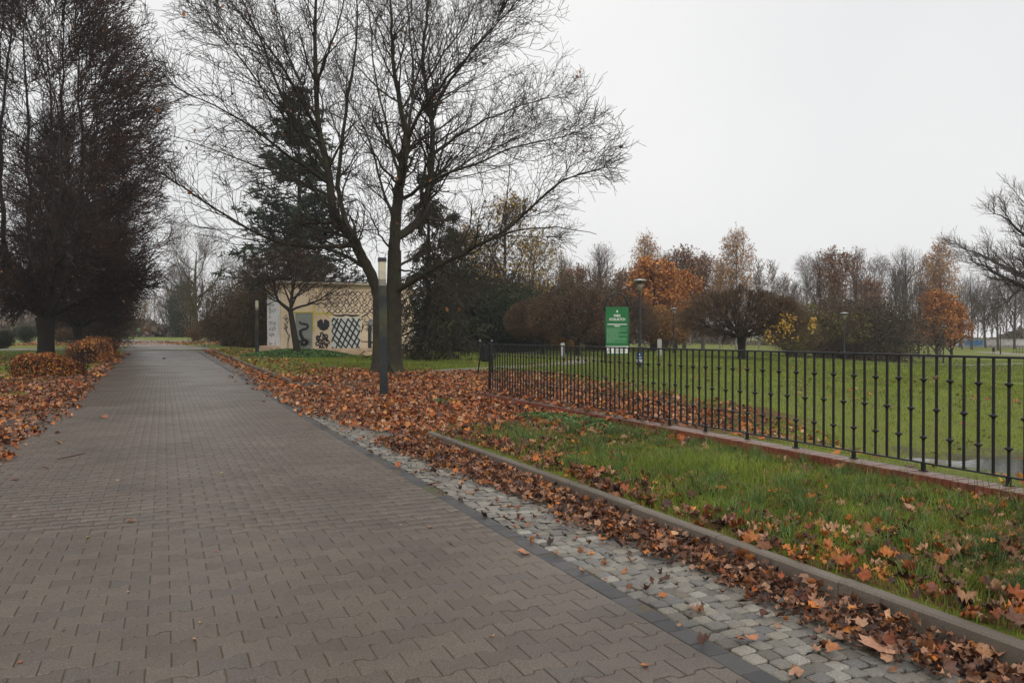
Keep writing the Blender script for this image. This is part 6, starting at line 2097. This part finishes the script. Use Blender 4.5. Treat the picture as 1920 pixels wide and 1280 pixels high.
def view_ok(x, y, m=.40):
    X, Z = cam_xz(x, y)
    return (Z > .5) & (np.abs(X) < .70 * Z + m)

def grass():
    rng = np.random.default_rng(101)
    # verge between kerb and wall
    def area(x0, x1, y0, y1, n):
        return rng.uniform(x0, x1, n), rng.uniform(y0, y1, n)
    x, y = area(3.355, 6.26, 1.2, 10.5, 175000)
    t = .5 + .5 * pnoise(x, y, 2.6, 5)
    t2 = .5 + .5 * pnoise(x, y, 1.1, 8)
    ok = view_ok(x, y) & (rng.random(len(x)) < .30 + .75 * t) & (rng.random(len(x)) < np.clip(1.15 - leaf_density(x, y) / 150, .25, 1)) & (rng.random(len(x)) < np.clip(1.25 - (y - 1) / 14, .4, 1))
    x, y, t, t2 = x[ok], y[ok], t[ok], t2[ok]
    tall = np.exp(-((x - 5.0) / .9) ** 2 - ((y - 6.2) / 1.3) ** 2)
    h = (.045 + .085 * t * t2 + .15 * tall * rng.random(len(x)) + .05 * rng.random(len(x))) * np.clip((x - 3.30) / .22, .7, 1)
    blades('verge_grass', x, y, h, rng.uniform(.0035, .0068, len(x)), rng, GCOL, 'green grass of the verge between kerb and brick wall', .9)
    # tufts
    cx, cy = area(3.6, 6.2, 1.6, 10, 230)
    x = (cx[:, None] + rng.normal(0, .045, (230, 60))).ravel(); y = (cy[:, None] + rng.normal(0, .045, (230, 60))).ravel()
    ok = view_ok(x, y) & (x > 3.4) & (x < 6.27); x, y = x[ok], y[ok]
    blades('grass_tufts', x, y, rng.uniform(.08, .25, len(x)), rng.uniform(.004, .007, len(x)), rng, GWET, 'taller glossy grass tufts in the verge', 1.3)
    # junction remains
    x, y = area(3.2, 12, 10.2, 27, 60000)
    ok = view_ok(x, y) & (rng.random(len(x)) < np.clip(.9 - leaf_density(x, y) / 160, .05, 1) * (1 - mud_cover(x, y))); x, y = x[ok], y[ok]
    blades('carpet_grass', x, y, rng.uniform(.03, .09, len(x)), rng.uniform(.006, .011, len(x)), rng, GCOL, 'grass showing between the orange leaves', .7, False)
    # meadow behind the railing
    x, y = area(6.6, 32, 1.5, 42, 470000)
    X, Z = cam_xz(x, y)
    n1 = .5 + .5 * pnoise(x, y, .9, 2)
    ok = view_ok(x, y) & (rng.random(len(x)) < np.clip(17 / Z, .2, 1)) & (rng.random(len(x)) < .55 + .5 * n1) & (rng.random(len(x)) < np.clip(1.1 - leaf_density(x, y) / 130, .1, 1))
    ok &= ~((np.hypot((x - 12.25) / 1.0, (y - 8.2) / 1.15) < .6) & (rng.random(len(x)) < .8))
    x, y, Z = x[ok], y[ok], Z[ok]
    s = np.clip(Z / 9, .8, 3.4)
    blades('meadow_grass', x, y, rng.uniform(.04, .085, len(x)) * s ** .35, .0055 * s * rng.uniform(.8, 1.3, len(x)), rng, GCOL, 'meadow grass beyond the railing', .8, False)
    d = rng.uniform(34, 84, 60000) ; pxx = rng.uniform(1000, 1960, 60000)
    X = (pxx - 960) / 1440 * d; x = X * CS + d * SN; y = -X * SN + d * CS
    ok = (x > 20) | (y > 42); x, y, d = x[ok], y[ok], d[ok]
    blades('far_meadow_grass', x, y, rng.uniform(.09, .17, len(x)), .0011 * d * rng.uniform(.6, 1.2, len(x)), rng, GCOL, 'far part of the meadow grass', .8, False)
    # lawns left and round the building
    x, y = area(-24, -1.6, 9, 66, 120000)
    ok = view_ok(x, y) & ((y > 27) | (x < -2.6)) & (x < -2.55) & (rng.random(len(x)) < np.clip(1 - leaf_density(x, y) / 150, .08, 1)) & (rng.random(len(x)) < 1 - .9 * mud_cover(x, y))
    x, y = x[ok], y[ok]
    blades('left_lawn', x, y, rng.uniform(.06, .12, len(x)), rng.uniform(.012, .022, len(x)), rng, GCOL, 'lawn left of the road', .7, False)
    x, y = area(3.4, 22, 22.5, 62, 115000)
    ok = view_ok(x, y) & ~((x > 6) & (x < 14.1) & (y > 45.4)) & (rng.random(len(x)) < np.clip(1 - leaf_density(x, y) / 130, .1, 1)) & (rng.random(len(x)) < 1 - mud_cover(x, y))
    px = np.interp(y, [20.2, 22, 25.4, 27.9, 30.0, 35.5, 42, 55], [3.6, 6.0, 8.2, 10.5, 15.3, 20.5, 24, 26])
    ok &= np.abs(x - px) > np.interp(y, [20, 28, 30, 36, 60], [2.0, 2.6, 3.2, 1.6, 1.2])
    x, y = x[ok], y[ok]
    blades('middle_lawn', x, y, rng.uniform(.06, .12, len(x)), rng.uniform(.012, .022, len(x)), rng, GCOL, 'bright lawn before the painted building and the thicket', .7, False)
grass()

# low leafy plants: by the wall and on the mound before the building
def groundcover(name, label, cx, cy, rx, ry, n, size, hh, cols):
    rng = np.random.default_rng(n)
    a = rng.uniform(0, 6.283, n); r_ = np.sqrt(rng.random(n))
    x = cx + rx * r_ * np.cos(a); y = cy + ry * r_ * np.sin(a)
    top = hh * (1 - r_ ** 2) ** .5
    z = surf(x, y) + top * rng.uniform(.3, 1.05, n) + .02
    C = np.c_[x, y, z]
    nrm = unit(rng.normal(0, .45, (n, 3)) + np.array([0, 0, 1.0]))
    ref = unit(rng.normal(0, 1, (n, 3))); A = unit(np.cross(nrm, ref)); B = np.cross(nrm, A)
    s = (size * rng.uniform(.6, 1.3, n))[:, None]
    V = np.stack([C - A * s * .6, C - B * s * .35 - nrm * s * .08, C + A * s * .7, C + B * s * .35 - nrm * s * .08], 1).reshape(-1, 3)
    cols = np.array(cols); c = cols[rng.integers(0, len(cols), n)] * rng.uniform(.7, 1.3, (n, 1))
    o = link(name, np_mesh(name, V, [np.arange(n * 4).reshape(-1, 4)], np.repeat(c, 4, 0)), M['foliage'])
    tag(o, label, 'ground cover', None, 'stuff')
GC = [(.07, .15, .035), (.10, .19, .055), (.05, .105, .025), (.14, .23, .085)]
groundcover('nettle_patch', 'patch of leafy green plants against the brick wall', 5.75, 10.6, .62, 1.5, 1700, .05, .12, GC)
groundcover('ivy_patch', 'low green ground cover mound before the painted building', 6.7, 42.6, 3.1, 2.2, 9000, .10, .15, GC)
groundcover('nettle_patch', 'leafy weeds near the end of the cobbled strip', 5.3, 15.0, .5, .5, 500, .05, .06, GC)

# ------------------------------------------------------------------ people, dog, bicycle, cars at the far end
def skin_body(name, joints, edges, radii, mat, parent, sub=2):
    me = bpy.data.meshes.new(name)
    me.from_pydata([tuple(j) for j in joints], edges, []); me.update()
    me.materials.append(mat)
    o = bpy.data.objects.new(name, me); COL.objects.link(o); o.parent = parent
    md = o.modifiers.new('skin', 'SKIN')
    sv = me.skin_vertices[0].data if me.skin_vertices else None
    if sv is None:
        me.attributes.new
    for i, rr in enumerate(radii):
        v = me.skin_vertices[0].data[i]
        v.radius = rr if hasattr(rr, '__len__') else (rr, rr)
        v.use_root = (i == 0)
    s = o.modifiers.new('sub', 'SUBSURF'); s.levels = sub; s.render_levels = sub
    md.use_smooth_shade = True
    return o

def person(x, y, heading, label, coat, legs, stride=.22, arm=.15):
    r = empty('person', (x, y, float(gz(x, y)) + .05), heading)
    tag(r, label, 'person')
    J = [(0, 0, .95), (0, 0, 1.15), (0, 0, 1.38), (0, .01, 1.47), (0, .02, 1.56), (0, .03, 1.66),
         (-.09, 0, .90), (-.10, stride * .6, .50), (-.10, stride * .55, .09), (-.10, stride + .06, .04),
         (.09, 0, .90), (.10, -stride * .15, .50), (.10, -stride, .14), (.10, -stride + .12, .03),
         (-.18, 0, 1.38), (-.24, -.05, 1.12), (-.22, .06, .90), (-.21, .10, .82),
         (.18, 0, 1.38), (.25, .02, 1.12), (.24, arm, .93), (.235, arm + .05, .85)]
    E = [(0, 1), (1, 2), (2, 3), (3, 4), (4, 5), (0, 6), (6, 7), (7, 8), (8, 9), (0, 10), (10, 11), (11, 12), (12, 13),
         (2, 14), (14, 15), (15, 16), (16, 17), (2, 18), (18, 19), (19, 20), (20, 21)]
    Rr = [(.16, .12), (.15, .11), (.17, .11), .055, (.075, .09), (.07, .085), .09, .062, .042, .04, .09, .062, .042, .04,
          .06, .048, .036, .035, .06, .048, .036, .035]
    skin_body('body', J, E, Rr, legs, r)
    co = MB()
    co.lathe((0, 0, 0), [(.215, .78), (.20, .95), (.175, 1.12), (.195, 1.32), (.15, 1.44), (.075, 1.50)], 14)
    c = co.build('coat', coat, r, True); c.scale = (1.05, .72, 1)
    for s in (-1, 1):
        MB().tube([(s * .17, 0, 1.40), (s * .25, -.02 * s, 1.12), (s * .235, .07, .92)], [.068, .06, .047], 8).build('sleeve', coat, r, True)
    MB().lathe((0, .025, 1.52), [(.04, -.01), (.075, .03), (.088, .09), (.085, .15), (.05, .20), (.01, .215)], 12).build('head', M['skin'], r, True)
    MB().lathe((0, .0, 1.545), [(.06, -.02), (.092, .04), (.098, .10), (.088, .16), (.05, .205), (.01, .215)], 12).build('hair', M['hair'], r, True)
    return r
px_, py_ = at(310.5, 127)
person(px_, py_, .2, 'person in dark clothes walking at the far end of the road', M['cloth_dark'], M['cloth_navy'])
px_, py_ = at(260, 126)
person(px_, py_, 1.4, 'person in a green jacket beside a bicycle at the far left end of the road', M['cloth_green'], M['cloth_navy'], .12)

def dog():
    x, y = at(320, 126)
    r = empty('dog', (x, y, float(gz(x, y)) + .05), -1.2); tag(r, 'dark dog beside the person walking at the far end of the road', 'dog')
    J = [(0, 0, .50), (0, .25, .52), (0, .42, .56), (0, .54, .66), (0, .66, .70), (0, .80, .67), (0, -.25, .50), (0, -.38, .52), (0, -.55, .46),
         (-.08, .36, .40), (-.08, .34, .20), (-.08, .37, .03), (.08, .36, .40), (.08, .30, .20), (.08, .30, .03),
         (-.08, -.28, .40), (-.08, -.18, .28), (-.08, -.33, .17), (-.08, -.27, .03), (.08, -.28, .40), (.08, -.22, .28), (.08, -.38, .17), (.08, -.33, .03)]
    E = [(0, 1), (1, 2), (2, 3), (3, 4), (4, 5), (0, 6), (6, 7), (7, 8), (2, 9), (9, 10), (10, 11), (2, 12), (12, 13), (13, 14),
         (6, 15), (15, 16), (16, 17), (17, 18), (6, 19), (19, 20), (20, 21), (21, 22)]
    Rr = [.12, .14, .12, .08, .085, .035, .11, .07, .02, .07, .035, .03, .07, .035, .03, .08, .055, .03, .03, .08, .055, .03, .03]
    skin_body('body', J, E, Rr, M['fur'], r, 1)
    for s in (-1, 1):
        MB().prism([(s * .03, .76), (s * .075, .77), (s * .07, .66)], .60, .64).build('ear', M['fur'], r)
dog()

def bicycle():
    x, y = at(263.5, 125)
    r = empty('bicycle', (x, y, float(gz(x, y)) + .05), .25); tag(r, 'dark bicycle held by the person in the green jacket', 'bicycle')
    for cx in (-.52, .52):
        w = MB()
        w.tube([(cx + .33 * math.cos(a), 0, .35 + .33 * math.sin(a)) for a in np.linspace(0, 2 * math.pi, 21)], .022, 6, False)
        wh = w.build('wheel', M['rubber'], r, True)
        s = MB()
        for k in range(8):
            a = math.pi * k / 8
            s.tube([(cx - .31 * math.cos(a), 0, .35 - .31 * math.sin(a)), (cx + .31 * math.cos(a), 0, .35 + .31 * math.sin(a))], .003, 3)
        s.build('spokes', M['galv'], wh)
    f = MB()
    for a, b in (((-.52, .35), (-.08, .32)), ((-.52, .35), (-.20, .80)), ((-.08, .32), (-.22, .92)), ((-.08, .32), (.38, .78)), ((-.20, .80), (.36, .86)), ((.36, .90), (.52, .35))):
        f.tube([(a[0], 0, a[1]), (b[0], 0, b[1])], .018, 6)
    f.build('frame', M['car_black'], r, True)
    MB().box((-.23, 0, .95), (.24, .12, .05)).build('saddle', M['rubber'], r)
    MB().tube([(.34, -.26, 1.0), (.36, 0, .98), (.34, .26, 1.0)], .014, 6).build('handlebar', M['cap_metal'], r, True)
bicycle()

def car(px, depth, heading, paint, label, dz=0.0):
    x, y = at(px, depth)
    r = empty('parked_car', (x, y, float(gz(x, y)) + dz), heading); tag(r, label, 'car', 'cars parked beyond the crossing road')
    L, W = 4.3, 1.74
    # cross sections along the length: x, half width low, height of belt, roof height, half width of roof
    prof = [(-2.15, .40, .62), (-2.10, .34, .80), (-1.9, .26, .90), (-1.2, .24, .93), (0, .24, .95), (1.15, .24, .90), (1.8, .28, .78), (2.08, .34, .66), (2.15, .42, .55)]
    V, F = [], []
    for X, zl, zt in prof:
        e = 1 - .16 * (abs(X) / 2.15) ** 4
        for yy, z in ((-.80 * e, zl), (-.87 * e, zl + .25 * (zt - zl)), (-.86 * e, zl + .7 * (zt - zl)), (-.78 * e, zt), (0, zt + .03), (.78 * e, zt), (.86 * e, zl + .7 * (zt - zl)), (.87 * e, zl + .25 * (zt - zl)), (.80 * e, zl)):
            V.append((X, yy, z))
    m = 9
    for i in range(len(prof) - 1):
        for k in range(m):
            F.append((i * m + k, i * m + (k + 1) % m, (i + 1) * m + (k + 1) % m, (i + 1) * m + k))
    F += [tuple(range(m))[::-1], tuple((len(prof) - 1) * m + k for k in range(m))]
    MB().add(V, F).build('body', paint, r, True)
    MB().prism([(-1.85, .90), (-1.45, 1.38), (-.9, 1.45), (.1, 1.45), (.55, 1.38), (1.15, .92)], -.70, .70).build('cabin', M['glass'], r)
    MB().prism([(-1.42, 1.40), (-.9, 1.475), (.1, 1.475), (.52, 1.40), (.1, 1.42), (-.9, 1.42)], -.66, .66).build('roof', paint, r)
    for X in (-1.86, -.55, .25, 1.17):
        for s in (-1, 1):
            t = {-1.86: -1.44, -.55: -.55, .25: .20, 1.17: .54}[X]
            MB().tube([(X, s * .715, .90), (t, s * .69, 1.42)], .035, 4).build('pillar', paint, r)
    for X in (-1.35, 1.32):
        for s in (-1, 1):
            w = MB().lathe((0, 0, 0), [(.31, -.10), (.315, -.07), (.315, .07), (.31, .10)], 18).build('wheel', M['rubber'], r, False, (X, s * .78, .315), (math.pi / 2, 0, 0))
            MB().lathe((0, 0, 0), [(.20, -.105), (.19, .105)], 12).build('rim', M['galv'], w)
    for s in (-1, 1):
        MB().box((2.08, s * .62, .64), (.10, .30, .12)).build('headlight', M['lens'], r)
        MB().box((-2.10, s * .66, .74), (.08, .24, .14)).build('tail_lamp', M['tail_red'], r)
    MB().box((-2.17, 0, .55), (.02, .5, .11)).build('number_plate', M['white_print'], r)
    return r
car(128, 96, .25, M['car_silver'], 'silver car parked beyond the crossing road behind the dark trunks', .35)
car(180, 92, .35, M['car_black'], 'dark car half hidden by the splayed shrub right of the thick trunks')

# ------------------------------------------------------------------ damp autumn air
def haze():
    me = MB().box((60, 120, 12), (700, 700, 31)).mesh('haze')
    m = bpy.data.materials.new('haze'); m.use_nodes = True
    n, l = m.node_tree.nodes, m.node_tree.links
    n.clear()
    o = n.new("ShaderNodeOutputMaterial"); v = n.new("ShaderNodeVolumePrincipled")
    v.inputs["Color"].default_value = (.93, .95, 1, 1)
    v.inputs["Density"].default_value = .00055
    l.new(v.outputs[0], o.inputs["Volume"])
    ob = link('haze', me, m); tag(ob, kind='stuff'); ob['label'] = 'thin damp haze over the whole park'; ob['category'] = 'haze'
    ob.display_type = 'WIRE'
haze()
tris = {}
for o in bpy.data.objects:
    if o.type == 'MESH': tris[o.data.name] = sum(1 for _ in ()) or (len(o.data.loops) - 2 * len(o.data.polygons))
print('TRIS', sum(tris.values()), sorted(tris.items(), key=lambda a: -a[1])[:28])
